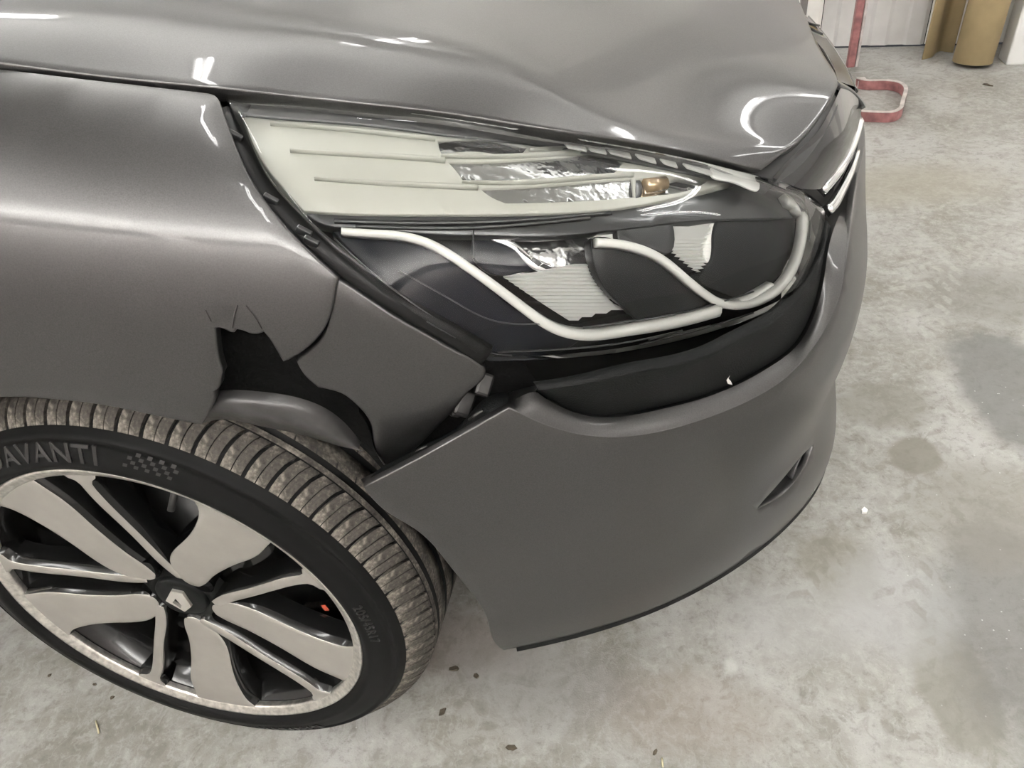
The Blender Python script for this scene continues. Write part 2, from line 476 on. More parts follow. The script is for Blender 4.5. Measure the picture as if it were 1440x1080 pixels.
# ------------------------------------------------------------------ the setting: floor, walls, ceiling
def floor_mat():
    m = mat('stained_concrete', (0.233, 0.228, 0.205), 0, .5)
    nt = m.node_tree; b = nt.nodes['Principled BSDF']; L = nt.links.new
    geo = nt.nodes.new('ShaderNodeNewGeometry')
    def node(t, **k):
        n = nt.nodes.new(t)
        for a, v in k.items(): setattr(n, a, v)
        return n
    def math_(op, a, b_=None, c=None, clamp=False):
        n = node('ShaderNodeMath', operation=op); n.use_clamp = clamp
        for i, x in enumerate((a, b_, c)):
            if x is None: continue
            if isinstance(x, (int, float)): n.inputs[i].default_value = x
            else: L(x, n.inputs[i])
        return n.outputs[0]
    def noise(scale, det=4, rough=.55, vec=None, dist=0.0):
        n = node('ShaderNodeTexNoise'); n.inputs['Scale'].default_value = scale; n.inputs['Detail'].default_value = det
        n.inputs['Roughness'].default_value = rough; n.inputs['Distortion'].default_value = dist
        L(vec or geo.outputs['Position'], n.inputs['Vector']); return n.outputs['Fac']
    def smooth(x, lo, hi):
        n = node('ShaderNodeMapRange', interpolation_type='SMOOTHSTEP')
        n.inputs[1].default_value = lo; n.inputs[2].default_value = hi; L(x, n.inputs[0]); return n.outputs[0]
    def mix(fac, a, b_):
        n = node('ShaderNodeMix', data_type='RGBA')
        if isinstance(fac, (int, float)): n.inputs[0].default_value = fac
        else: L(fac, n.inputs[0])
        for i, x in ((6, a), (7, b_)):
            if isinstance(x, tuple): n.inputs[i].default_value = (*x, 1)
            else: L(x, n.inputs[i])
        return n.outputs[2]
    sep = node('ShaderNodeSeparateXYZ'); L(geo.outputs['Position'], sep.inputs[0])
    X, Y = sep.outputs[0], sep.outputs[1]
    big = noise(2.2, 5, .6, dist=.6); mid = noise(9, 6, .65, dist=.8); fine = noise(60, 5, .7); grit = noise(420, 3, .6)
    mid2 = noise(22, 7, .7, dist=1.2)
    col = mix(smooth(big, .35, .68), (0.227, 0.220, 0.200), (0.332, 0.329, 0.315))
    col = mix(math_('MULTIPLY', smooth(mid, .48, .66), .6), col, (0.370, 0.370, 0.361))
    col = mix(math_('MULTIPLY', smooth(mid, .5, .30), .65), col, (0.181, 0.172, 0.147))
    col = mix(math_('MULTIPLY', smooth(mid2, .50, .62), .45), col, (0.361, 0.357, 0.340))
    col = mix(math_('MULTIPLY', smooth(mid2, .47, .36), .50), col, (0.160, 0.151, 0.130))
    col = mix(math_('MULTIPLY', smooth(fine, .52, .66), .40), col, (0.403, 0.399, 0.382))
    col = mix(math_('MULTIPLY', smooth(fine, .47, .34), .45), col, (0.139, 0.134, 0.118))
    col = mix(math_('MULTIPLY', smooth(grit, .56, .74), .35), col, (0.109, 0.105, 0.092))
    # scratches swirled into the surface
    wv = node('ShaderNodeTexWave'); wv.inputs['Scale'].default_value = 9; wv.inputs['Distortion'].default_value = 14; wv.inputs['Detail'].default_value = 4
    wv.inputs['Detail Scale'].default_value = 2.5
    L(geo.outputs['Position'], wv.inputs['Vector'])
    col = mix(math_('MULTIPLY', smooth(wv.outputs['Fac'], .93, 1.0), .22), col, (0.377, 0.377, 0.366))
    # stains and tonal blotches with an own outline
    warp = math_('MULTIPLY_ADD', noise(11, 5, .65), .9, -.45)
    def blotch(px, py, rx, ry, colr, amt, soft=.35):
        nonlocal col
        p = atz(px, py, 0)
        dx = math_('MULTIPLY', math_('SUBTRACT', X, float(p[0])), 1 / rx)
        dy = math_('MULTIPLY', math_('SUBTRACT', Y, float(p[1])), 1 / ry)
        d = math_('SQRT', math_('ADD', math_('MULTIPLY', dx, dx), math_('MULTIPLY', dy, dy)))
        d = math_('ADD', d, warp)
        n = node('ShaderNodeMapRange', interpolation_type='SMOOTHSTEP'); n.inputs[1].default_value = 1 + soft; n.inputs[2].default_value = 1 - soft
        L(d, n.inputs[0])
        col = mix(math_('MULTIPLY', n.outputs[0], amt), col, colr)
    blotch(1425, 545, .10, .20, (0.111, 0.113, 0.108), .75, .22)
    blotch(1395, 415, .16, .12, (0.150, 0.144, 0.130), .55, .4)
    blotch(1285, 640, .045, .05, (0.160, 0.150, 0.122), .8, .15)
    blotch(1240, 570, .09, .07, (0.172, 0.164, 0.139), .6, .3)
    blotch(1345, 965, .055, .10, (0.172, 0.166, 0.139), .75, .18)
    blotch(1465, 900, .13, .22, (0.111, 0.111, 0.105), .7, .3)  # broad darker area towards the lower right
    blotch(1180, 795, .06, .07, (0.183, 0.172, 0.139), .6, .3)
    blotch(1390, 720, .12, .12, (0.188, 0.177, 0.155), .6, .35)
    blotch(1260, 850, .08, .10, (0.333, 0.335, 0.339), .55, .4)
    blotch(1130, 870, .12, .07, (0.316, 0.316, 0.313), .5, .4)
    blotch(1028, 938, .010, .012, (0.454, 0.454, 0.444), .7, .6)
    blotch(640, 900, .13, .06, (0.150, 0.122, 0.105), .55, .5)
    blotch(960, 1000, .12, .06, (0.255, 0.213, 0.188), .35, .5)
    blotch(760, 960, .12, .07, (0.183, 0.177, 0.172), .55, .5)
    blotch(1250, 260, .3, .14, (0.277, 0.260, 0.211), .5, .5)
    # dusty tyre prints: chevron bars in tracks
    def track(px0, py0, px1, py1, w, freq, amt, colr):
        nonlocal col
        a = atz(px0, py0, 0); e = atz(px1, py1, 0); d = (e - a)[:2]; ln = np.linalg.norm(d); d /= ln
        s = math_('ADD', math_('MULTIPLY', math_('SUBTRACT', X, float(a[0])), float(d[0])), math_('MULTIPLY', math_('SUBTRACT', Y, float(a[1])), float(d[1])))
        t = math_('ADD', math_('MULTIPLY', math_('SUBTRACT', X, float(a[0])), float(-d[1])), math_('MULTIPLY', math_('SUBTRACT', Y, float(a[1])), float(d[0])))
        t = math_('ADD', t, math_('MULTIPLY_ADD', noise(24, 3), .02, -.01))
        at_ = math_('ABSOLUTE', t)
        ph = math_('FRACT', math_('MULTIPLY', math_('ADD', s, math_('MULTIPLY', at_, .9)), freq))
        bar = smooth(math_('ABSOLUTE', math_('SUBTRACT', ph, .5)), .20, .34)
        cut = smooth(math_('ABSOLUTE', math_('SUBTRACT', at_, w * .45)), .003, .006)
        n = node('ShaderNodeMapRange', interpolation_type='SMOOTHSTEP'); n.inputs[1].default_value = w * 1.06; n.inputs[2].default_value = w * .92; L(at_, n.inputs[0])
        e0 = smooth(s, -.02, .04)
        n2 = node('ShaderNodeMapRange', interpolation_type='SMOOTHSTEP'); n2.inputs[1].default_value = ln + .02; n2.inputs[2].default_value = ln - .05; L(s, n2.inputs[0])
        patch = smooth(noise(18, 5, .7), .42, .62)
        f = math_('MULTIPLY', math_('MULTIPLY', bar, cut), math_('MULTIPLY', math_('MULTIPLY', n.outputs[0], patch), math_('MULTIPLY', math_('MULTIPLY', e0, n2.outputs[0]), amt)))
        col = mix(f, col, colr)
    track(1120, 860, 1190, 690, .05, 26, .42, (0.150, 0.139, 0.111))
    track(1280, 880, 1330, 560, .055, 24, .42, (0.144, 0.136, 0.111))
    track(1270, 470, 1330, 330, .07, 22, .7, (0.344, 0.339, 0.316))
    track(1150, 1010, 1240, 960, .05, 26, .38, (0.166, 0.155, 0.128))
    track(1330, 1060, 1350, 880, .05, 26, .38, (0.155, 0.144, 0.122))
    # scattered pale chips
    vo = node('ShaderNodeTexVoronoi'); vo.inputs['Scale'].default_value = 60; L(geo.outputs['Position'], vo.inputs['Vector'])
    sp = node('ShaderNodeMapRange'); sp.inputs[1].default_value = .085; sp.inputs[2].default_value = .06; L(vo.outputs['Distance'], sp.inputs[0])
    col = mix(math_('MULTIPLY', math_('MULTIPLY', sp.outputs[0], smooth(big, .5, .62)), .8, clamp=True), col, (0.471, 0.471, 0.460))
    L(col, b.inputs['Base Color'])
    L(math_('MULTIPLY_ADD', mid, .25, .38), b.inputs['Roughness'])
    bp = node('ShaderNodeBump'); bp.inputs['Strength'].default_value = .25; bp.inputs['Distance'].default_value = .003
    L(math_('ADD', mid, math_('MULTIPLY', grit, .4)), bp.inputs['Height']); L(bp.outputs[0], b.inputs['Normal'])
    return m
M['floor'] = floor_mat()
M['wall'] = mat('white_painted_board', (.90, .885, .85), 0, .5, noise=(14, .08, 5))
M['wall_grey'] = mat('greyish_board', (.56, .55, .54), 0, .5, noise=(14, .08, 5))
M['ceiling'] = mat('white_ceiling', (.78, .78, .76), 0, .8)
M['wall_far'] = mat('white_block_wall', (.70, .69, .68), 0, .8)
M['wall_dark'] = mat('pinkish_white_wall', (.84, .78, .77), 0, .7)

RX0, RX1, RY0 = -3.6, 4.6, -4.2
WA = np.array([1.424, 2.178]); WB = np.array([1.796, 2.107]); WD = (WB - WA) / np.linalg.norm(WB - WA); WN = np.array([WD[1], -WD[0]])
def wall_y(x): return WA[1] + WD[1] / WD[0] * (x - WA[0])
yl, yr = wall_y(RX0), wall_y(RX1)
V, F = [(RX0, RY0, 0), (RX1, RY0, 0), (RX1, yr, 0), (RX0, yl, 0)], [(0, 1, 2, 3)]
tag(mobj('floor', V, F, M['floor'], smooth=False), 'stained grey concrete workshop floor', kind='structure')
V = [(x, y, CEIL_Z) for x, y, _ in V]
tag(mobj('ceiling', V, [(3, 2, 1, 0)], M['ceiling'], smooth=False), 'plain white workshop ceiling', kind='structure')
tag(mobj('wall_left', [(RX0, RY0, 0), (RX0, yl, 0), (RX0, yl, CEIL_Z), (RX0, RY0, CEIL_Z)], [(0, 1, 2, 3)], M['wall_far'], smooth=False), kind='structure')
tag(mobj('wall_right', [(RX1, RY0, 0), (RX1, RY0, CEIL_Z), (RX1, yr, CEIL_Z), (RX1, yr, 0)], [(0, 1, 2, 3)], M['wall_far'], smooth=False), kind='structure')
tag(mobj('wall_front', [(RX0, RY0, 0), (RX0, RY0, CEIL_Z), (RX1, RY0, CEIL_Z), (RX1, RY0, 0)], [(0, 1, 2, 3)], M['wall_dark'], smooth=False), kind='structure')
# back wall: backing and separate upright boards
wb = tag(mobj('wall_back', [(RX0, yl + .03, 0), (RX0, yl + .03, CEIL_Z), (RX1, yr + .03, CEIL_Z), (RX1, yr + .03, 0)], [(3, 2, 1, 0)], M['black'], smooth=False),
         'white boarded wall behind the car', kind='structure')
ang = math.atan2(WD[1], WD[0])
s0 = (RX0 - WA[0]) / WD[0]; s1 = (RX1 - WA[0]) / WD[0]
edges = [s0]
seam = ((1.743 - WA[0]) / WD[0])
s = seam
cuts = [seam]
while s > s0 + .4: s -= .40; cuts.append(s)
s = seam
while s < s1 - .4: s += .40; cuts.append(s)
cuts = sorted(cuts + [s0, s1])
for k, (a, c) in enumerate(zip(cuts[:-1], cuts[1:])):
    L_ = c - a - .003
    if L_ < .02: continue
    # board with shallow folded ribs
    prof = []
    nrib = max(1, int(round(L_ / .13)))
    for r in range(nrib):
        x0 = L_ * r / nrib; w = L_ / nrib
        prof += [(x0, 0), (x0 + w * .40, 0), (x0 + w * .5, .007), (x0 + w * .9, .007)]
    prof.append((L_, 0))
    Vb = []
    for (x, d) in prof:
        p = WA + WD * (a + x) + WN * d
        Vb += [(p[0], p[1], .008), (p[0], p[1], CEIL_Z)]
    Fb = [(2 * i, 2 * i + 2, 2 * i + 3, 2 * i + 1) for i in range(len(prof) - 1)]
    mobj('wall_board', Vb, Fb, M['wall_grey'] if k % 5 == 3 else M['wall'], wb, smooth=False)

# ceiling tube lamps
M['tube'] = mat('lit_tube', (1, 1, 1), 0, .5, emit=((1.0, .985, .955), TUBE_POWER))
M['lamp_body'] = mat('white_lamp_tray', (.8, .8, .8), 0, .4)
for k, (tx, ty, ta, tl) in enumerate(TUBES):
    L0 = empty('tube_lamp', (tx, ty, CEIL_Z - .10)); L0.rotation_euler = (0, 0, math.radians(ta))
    tag(L0, 'ceiling tube lamp ' + TUBE_PLACE[k], 'lamp', 'ceiling tube lamps')
    V, F = box_geo((-tl / 2 - .04, -.06, .05), (tl / 2 + .04, .06, .095)); mobj('lamp_tray', V, F, M['lamp_body'], L0, smooth=False)
    for sy in (-.03, .03):
        V, F = lathe_geo([(.0, -tl / 2), (.014, -tl / 2), (.014, tl / 2), (0, tl / 2)], 12)
        V = V[:, [2, 1, 0]] + np.array([0, sy, 0.02]); mobj('tube', V, F, M['tube'], L0)
M['uplight'] = mat('fill_trough_glow', (.9, .9, .9), 0, .5, emit=((1.0, .98, .955), TROUGH_POWER))
for k, (x0, x1, ty, tz) in enumerate(FILL_TROUGHS):
    L0 = empty('fill_trough', ((x0 + x1) / 2, ty, tz)); tag(L0, 'added unseen white uplight trough high on the wall ' + ['towards the rear of the car', 'opposite the wheel', 'opposite the bumper'][k], 'lamp', 'added wall uplights')
    h_ = (x1 - x0) / 2
    V, F = sweep_geo(np.array([(-h_, 0, 0), (0, 0, 0), (h_, 0, 0)]), np.tile([0, 0, 1.0], (3, 1)), [(-.16, .06), (-.15, -.02), (.15, -.02), (.16, .06), (.15, .06), (.14, -.005), (-.14, -.005), (-.15, .06)])
    mobj('trough', V, F, M['lamp_body'], L0, smooth=False)
    mobj('fill_tray', [(-h_ + .01, -.13, .005), (h_ - .01, -.13, .005), (h_ - .01, .13, .005), (-h_ + .01, .13, .005)], [(0, 1, 2, 3)], M['uplight'], L0, smooth=False)
    for xx in (-h_ * .8, h_ * .8):
        V, F = box_geo((xx - .02, RY0 - ty, -.01), (xx + .02, -.14, .02)); mobj('wall_bracket', V, F, M['lamp_body'], L0, smooth=False)

M['pendant'] = mat('fill_pendant_glow', (.9, .9, .9), 0, .5, emit=((1.0, .98, .95), PENDANT_POWER))
for k, (x0, x1, ty, tz) in enumerate(FILL_PENDANTS):
    L0 = empty('fill_pendant', ((x0 + x1) / 2, ty, tz)); tag(L0, 'added unseen white uplight hung from the ceiling above the ' + ['bonnet', 'front bumper'][k], 'lamp', 'added pendant uplights')
    h_ = (x1 - x0) / 2
    V, F = sweep_geo(np.array([(-h_, 0, 0), (0, 0, 0), (h_, 0, 0)]), np.tile([0, 0, 1.0], (3, 1)), [(-.09, .05), (-.08, -.02), (.08, -.02), (.09, .05), (.08, .05), (.07, -.005), (-.07, -.005), (-.08, .05)])
    mobj('trough', V, F, M['lamp_body'], L0, smooth=False)
    mobj('fill_tray', [(-h_ + .01, -.065, .004), (h_ - .01, -.065, .004), (h_ - .01, .065, .004), (-h_ + .01, .065, .004)], [(0, 1, 2, 3)], M['pendant'], L0, smooth=False)
    for xx in (-h_ * .8, h_ * .8):
        V, F = box_geo((xx - .005, -.005, .0), (xx + .005, .005, CEIL_Z - tz)); mobj('hanger', V, F, M['lamp_body'], L0, smooth=False)
M['washer'] = mat('fill_washer_glow', (.9, .9, .9), 0, .5, emit=((1.0, .98, .95), WASH_POWER))
for k, (a0, a1) in enumerate(FILL_WASHERS):
    pc = WA + WD * (a0 + a1) / 2 + WN * .55; h_ = (a1 - a0) / 2
    L0 = empty('fill_washer', (pc[0], pc[1], CEIL_Z)); L0.rotation_euler = (0, 0, ang)
    tag(L0, 'added unseen shielded strip lamp lighting the boarded wall ' + ['behind the wing', 'behind the bonnet'][k], 'lamp', 'added wall washers')
    V, F = box_geo((-h_, -.04, -.16), (h_, 0, -.001)); mobj('shield', V, F, M['lamp_body'], L0, smooth=False)
    mobj('fill_strip', [(-h_ + .01, .004, -.14), (h_ - .01, .004, -.14), (h_ - .01, .004, -.02), (-h_ + .01, .004, -.02)], [(0, 3, 2, 1)], M['washer'], L0, smooth=False)

# ------------------------------------------------------------------ the car: body surfaces
def P3(*pts): return np.array([atz(*p) if len(p) == 3 else p[1] for p in pts])
car = empty('car')
tag(car, 'grey hatchback front corner with torn wing, loose bumper and clear headlamp', 'car')

_fx = np.array([-1.2, -.3, 0, .2, .31, .38, .43, .55]); _fy = np.array([-.858, -.866, -.869, -.867, -.860, -.850, -.840, -.805])
_ft = np.array([-3.0, -1.6, -.8, -.3, 0, .25, .5, .7, .85, .95, 1.03, 1.12]); _fg = np.array([.8, .26, .06, .012, 0, .022, .095, .24, .46, .73, 1.05, 1.45])
def fender_f(x, z):
    y0 = spline_basis(_fx, x) @ _fy
    zt = .857 + .2 * (.21 - x)
    t = np.clip((z - .66) / (zt - .66), -3, 1.3)
    return np.stack([x, y0 + .138 * (spline_basis(_ft, t) @ _fg), z], -1)
FENDER = Func(fender_f, (-.5, .5, .38, .93))
def frag_f(x, z):
    p = fender_f(x, z); p[:, 1] += .004 + .10 * np.clip(.80 - z - .25 * x, 0, 1) ** 1.0
    return p
FRAG = Func(frag_f, (0.1, .55, .38, .85))

fender_px = outline(
    [(-90, 88), (0, 98), (117, 112), (233, 125), (292, 132)], [(292, 132), (302, 136), (308, 145)],
    [(308, 145), (317, 172), (331, 211), (350, 253), (373, 288), (408, 330), (447, 369), (472, 392)],
    [(472, 392), (469, 403), (466, 421), (461, 442), (451, 464), (437, 481), (418, 496), (399, 507)],
    [(399, 507), (379, 474), (371, 464)], [(371, 464), (363, 467), (355, 468), (344, 464), (330, 461)], [(330, 461), (326, 466)],
    [(326, 466), (319, 463), (306, 459), (299, 460)],
    [(299, 460), (301, 483), (305, 507), (310, 524)], [(310, 524), (306, 534), (305, 544), (297, 549)],
    [(297, 549), (299, 560), (293, 575), (282, 596)],
    [(282, 596), (236, 587), (189, 577), (142, 568), (94, 562), (47, 558), (0, 557), (-90, 566)])
fu = FENDER.uv(fender_px[1:-1])
k_ = fu[-1]; R_ = math.hypot(k_[0], k_[1] - .303); a_ = math.atan2(k_[1] - .303, k_[0])
back = [(R_ * math.cos(t), .303 + R_ * math.sin(t)) for t in np.linspace(a_ + .08, math.radians(188), 16)] + [(-.42, .24), (-.60, .24)] + [(-.60, z) for z in np.linspace(.32, .97, 12)]
zt_ = fu[0, 1]; back += [(x, np.interp(x, [-.60, fu[0, 0]], [1.012, zt_])) for x in np.linspace(-.60, fu[0, 0] - .03, 14)]
FENDER2 = Func(fender_f, (-.7, .5, .2, 1.05))
fender = panel('fender', FENDER2, np.vstack([fu, np.array(back)]), M['paint'], car, h=.014, rim=.002, depth=.008, uv=True, label='grey metallic front wing with torn lower edge')
frag_px = outline(
    [(477, 396), (520, 425), (560, 452), (600, 474), (640, 497), (665, 510), (678, 519)],
    [(678, 519), (680, 524), (660, 548), (640, 572), (615, 598), (590, 624), (567, 645), (550, 655), (541, 654)],
    [(541, 654), (528, 629), (525, 604), (517, 585), (503, 569), (484, 554), (464, 547), (448, 544)],
    [(448, 544), (429, 526), (419, 509)],
    [(419, 509), (431, 500), (449, 484), (460, 467), (465.5, 446), (468.5, 421), (471, 402)])
frag = panel('wing_fragment', FRAG, frag_px, M['paint'], fender, h=.012, rim=.002, depth=.008, label='cracked-off grey lower tip of the wing')
for k, pts in enumerate([[(289, 436), (293, 444), (297, 452)], [(334, 429), (330, 443), (327, 461)], [(346, 430), (356, 442), (368, 462)]]):
    c = smooth_px(pts, 6); p = FENDER.at(c, .0002)
    w = FENDER.uv(c); n = FENDER.normal(w[:, 0], w[:, 1])
    V, F = sweep_geo(p, n, [(-.0007, 0), (0, .0006), (.0007, 0)]); mobj('crack', V, F, M['crack'], fender)

# bonnet
def mirror(rows): return [[(x, -y, z) for x, y, z in r] for r in rows]
r0 = [(-.55, -.765, 1.01), (-.25, -.75, .95)] + [tuple(atz(*p)) for p in [(0, 86, .897), (150, 105, .878), (311, 121, .86), (417, 133, .845), (540, 146, .83), (637, 158, .815), (760, 177.5, .795), (857, 192.5, .775), (960, 211, .75), (1027, 228, .728), (1070, 239, .713)]]
r2 = [(-.55, -.60, 1.035), (-.2, -.56, .967)] + [tuple(atz(*p)) for p in [(420, 2, .888), (600, 40, .857), (740, 95, .824), (850, 148, .790), (950, 176, .7625), (1040, 190, .7405), (1122, 199, .7245)]]
c0, c2 = Curve(r0), Curve(r2)
uu = np.linspace(0, 1, 14)
fw = np.linalg.norm(c0(uu) - c2(uu), axis=1)
r1 = [tuple(p) for p in (.5 * c0(uu) + .5 * c2(uu) + np.outer(np.minimum(.03 * fw, .3 * fw ** 2), (0, -.3, 1)))]
r3 = [(-.55, -.45, 1.047), (-.2, -.45, .985), (.1, -.45, .925), (.35, -.45, .872), (.55, -.47, .808), (.68, -.50, .766), tuple(atz(1165, 140, .744))]
r4 = [(-.55, -.36, 1.055), (-.2, -.36, .995), (.1, -.36, .936), (.35, -.36, .884), (.55, -.38, .823), (.68, -.41, .782), tuple(atz(1176, 109, .752))]
r5 = [(-.55, -.22, 1.063), (-.2, -.22, 1.005), (.1, -.22, .947), (.35, -.22, .896), (.55, -.23, .838), (.68, -.25, .796), tuple(atz(1147, 56, .760))]
r6 = [(-.55, 0, 1.068), (-.2, 0, 1.01), (.1, 0, .953), (.35, 0, .903), (.55, 0, .846), (.69, 0, .80), (.772, 0, .768)]
rows = [r0, r1, r2, r3, r4, r5, r6]
HOOD = Loft(rows + mirror(rows[:-1])[::-1], tv=np.r_[0, .05, .10, .2, .28, .38, .5, .62, .72, .8, .9, .95, 1.0])
sq = []
n = 60
for k in range(n): sq.append((k / n, 0))
for k in range(n): sq.append((1, k / n))
for k in range(n): sq.append((1 - k / n, 1))
for k in range(n): sq.append((0, 1 - k / n))
hood = panel('bonnet', HOOD, np.array(sq), M['paint'], car, h=.016, rim=.002, depth=.012, uv=True, label='grey metallic bonnet')

# bumper master surface: plan curves at several heights
base = [(.08, -.862), (.20, -.853), (.30, -.835)] + [tuple(atz(px, py, .2)[:2]) for px, py in [(708, 914), (800, 894), (900, 863), (1000, 816), (1080, 761), (1130, 712), (1160, 662)]] + [(.846, -.40), (.867, -.23), (.877, 0)]
base = np.array(base)
full = np.vstack([base, (base[:-1] * [1, -1])[::-1]])
bc = Curve(full); ub = np.linspace(0, 1, 61); bp_ = bc(ub)
tg = np.gradient(bp_, axis=0); tg /= np.linalg.norm(tg, axis=1)[:, None]; nb = np.stack([tg[:, 1], -tg[:, 0]], -1)
if nb[30, 0] < 0: nb = -nb
st = np.array([0, .14, .205, .262, .31, .37, .5])
offs = {.2: [0] * 7, .25: [.010, .010, .010, .010, .004, .0, .0], .30: [.016, .016, .016, .012, -.004, -.006, -.006], .36: [.022, .022, .022, .010, -.014, -.018, -.018],
        .43: [.030, .030, .029, .020, -.003, -.010, -.012], .50: [.036, .036, .036, .027, .003, -.005, -.006], .56: [.038, .038, .037, .025, -.003, -.006, -.006],
        .62: [.036, .036, .032, .011, -.026, -.015, -.011], .68: [.030, .028, .020, -.010, -.052, -.034, -.026]}
brows = []
for z, o in offs.items():
    su = np.where(ub <= .5, ub, 1 - ub)
    d = spline_basis(st, su) @ np.array(o)
    q = bp_ + nb * d[:, None]
    brows.append(np.c_[q, np.full(len(q), z)])
BUMP = Loft(brows, tv=(np.array(list(offs)) - .2) / .48); BUMP.gm = 160; BUMP.layered = True
arch = smooth_px([(709, 915), (698, 905), (688, 875), (660, 828), (627, 787), (612, 768), (582, 742), (537, 713), (513, 686)], 5)
top_px = outline([(513, 686), (600, 641), (680, 596), (716, 575)], [(716, 575), (735, 584), (752, 592), (799, 608), (845, 615), (915, 610), (984, 592), (1053, 564), (1100, 536), (1137, 499), (1165, 455), (1180, 420), (1190, 370), (1197, 320), (1203, 275), (1208, 240)])
bot_px = smooth_px([(709, 915), (800, 894), (900, 863), (1000, 816), (1080, 761), (1130, 712), (1156, 669)], 5)
top_px = seen(BUMP, top_px)
ua = BUMP.uv(arch[1:]); ut = BUMP.uv(top_px[1:]); ubt = BUMP.uv(bot_px[:-1])
ubt[:, 1] = np.maximum(ubt[:, 1], 0.0); ubt[0, 1] = 0
tip = ut[-1]
half = np.vstack([np.c_[np.linspace(.5, ubt[-1, 0] + .01, 14), np.zeros(14)], ubt[::-1], ua, ut, np.c_[np.linspace(tip[0], .5, 10)[1:], np.linspace(tip[1], .86, 10)[1:]]])
mir = half.copy(); mir[:, 0] = 1 - mir[:, 0]; mir = mir[::-1][1:-1]
fog_px = outline([(1063, 717), (1083, 708), (1104, 694), (1119, 677), (1131, 658), (1139, 642), (1144, 625)], [(1144, 625), (1133, 635), (1111, 661), (1089, 687), (1072, 706), (1063, 717)])
fog = BUMP.uv(fog_px); fogm = fog.copy(); fogm[:, 0] = 1 - fogm[:, 0]
bumper = panel('bumper', BUMP, np.vstack([half, mir]), M['paint'], car, holes=[fog, fogm[::-1]], h=.016, rim=.0015, depth=.006, uv=True, label='detached grey front bumper cover')
# dark lower edge strip

w = np.c_[np.linspace(ubt[1, 0], 1 - ubt[1, 0], 160), np.zeros(160)]
e0 = BUMP(w[:, 0], w[:, 1])
ruled('lower_lip', e0 + [0, 0, .001], e0 - [0, 0, .009], M['black_matt'], bumper, n=160, m=2)
# chamfered shoulder of the bumper below the black trim
BIN = Off(BUMP, .0145); BIN.gm = 160; BIN.layered = True
band_lo = BUMP.at(top_px)
trim_px = outline([(512, 681), (598, 637), (678, 592), (714, 571)], [(714, 571), (735, 556), (752, 550)], [(752, 550), (770, 562), (800, 577), (832, 586), (873, 586), (923, 577), (1003, 555), (1053, 533), (1087, 513), (1120, 487), (1140, 455), (1152, 422), (1159, 390), (1165, 350), (1174, 318), (1188, 285), (1198, 255)])
trim_px = seen(BIN, trim_px)
band_hi = BIN.at(trim_px)
V = []
def resample(p, n):
    d = np.r_[0, np.cumsum(np.linalg.norm(np.diff(p, axis=0), axis=1))]; d /= d[-1]
    x = np.linspace(0, 1, n); return np.stack([np.interp(x, d, p[:, i]) for i in range(3)], -1)
k1 = np.argmin(np.abs(top_px - [716, 575]).sum(1)); k2 = np.argmin(np.abs(trim_px - [714, 571]).sum(1))
A = np.vstack([resample(band_lo[:k1 + 1], 40), resample(band_lo[k1:], 90)[1:]]); B = np.vstack([resample(band_hi[:k2 + 1], 40), resample(band_hi[k2:], 90)[1:]])
m = 5; V = []
for k in range(m + 1):
    t = k / m; V.append(A * (1 - t) + B * t + 4 * t * (1 - t) * .0022 * np.array([.4, -.6, .6]))
V = np.array(V).transpose(1, 0, 2).reshape(-1, 3)
F = [(i * (m + 1) + j, (i + 1) * (m + 1) + j, (i + 1) * (m + 1) + j + 1, i * (m + 1) + j + 1) for i in range(len(A) - 1) for j in range(m)]
shoulder = mobj('shoulder', V, F, M['paint'], bumper, label='light grey shoulder strip of the bumper'); 
# inner return lip of the shoulder (drops behind the black trim)
ruled('return_lip', B, B + np.array([-.010, .016, -.010]), M['paint'], bumper, n=160)
# fog intake cavity
fp = BUMP(fog[:, 0], fog[:, 1]); fnm = BUMP.normal(fog[:, 0], fog[:, 1]); nf = len(fp)
V = np.vstack([fp - fnm * .001, fp - fnm * .05, [(fp - fnm * .05).mean(0)]])
F = [(i, (i + 1) % nf, nf + (i + 1) % nf, nf + i) for i in range(nf)] + [(nf + i, nf + (i + 1) % nf, 2 * nf) for i in range(nf)]
mobj('intake_pocket', V, F, M['black'], bumper)
BIN3 = Off(BUMP, .03)
V, F = grid_geo(BIN3, 30, 14, .285, .5, .86, 1.0); mobj('upper_backing', V, F, M['black'], bumper)
a = BUMP.at(np.array([[1119, 676.], [1126, 655], [1134, 636]]), -.004); V, F = sweep_geo(Curve(a)(np.linspace(0, 1, 10)), np.tile([.5, -.6, .6], (10, 1)), [(-.001, 0), (-.001, -.03), (.001, -.03), (.001, 0)])
mobj('intake_blade', V, F, M['dark_grey'], bumper)

# black trim between bumper shoulder and headlamp
tb = BIN.at(smooth_px([(754, 551), (770, 562), (800, 577), (832, 586), (873, 586), (923, 577), (1003, 555), (1053, 533), (1087, 513), (1120, 487), (1140, 455), (1152, 422), (1159, 390), (1165, 350), (1174, 318)], 3), -.004)
tt = P3((758, 549, .622), (823, 538, .622), (890, 522, .622), (930, 515, .62), (995, 498, .616), (1037, 477, .613), (1087, 450, .609), (1112, 427, .607), (1140, 387, .609), (1155, 353, .615), (1164, 312, .626))
TRIM = Coons(tb, tt, np.array([tb[0], tt[0]]), np.array([tb[-1], (tb[-1] + tt[-1]) / 2, tt[-1]]), .006)
V, F = grid_geo(TRIM, 90, 14)
ring = [i * 14 + 13 for i in range(90)]
V2 = np.vstack([V, V[ring] + np.array([-.006, .012, .000])]); b0 = len(V)
F = F + [(ring[i], ring[i + 1], b0 + i + 1, b0 + i) for i in range(89)]
trim = mobj('bumper_trim', V2, F, M['black_matt'], car, label='matt black trim strip below the headlamp')
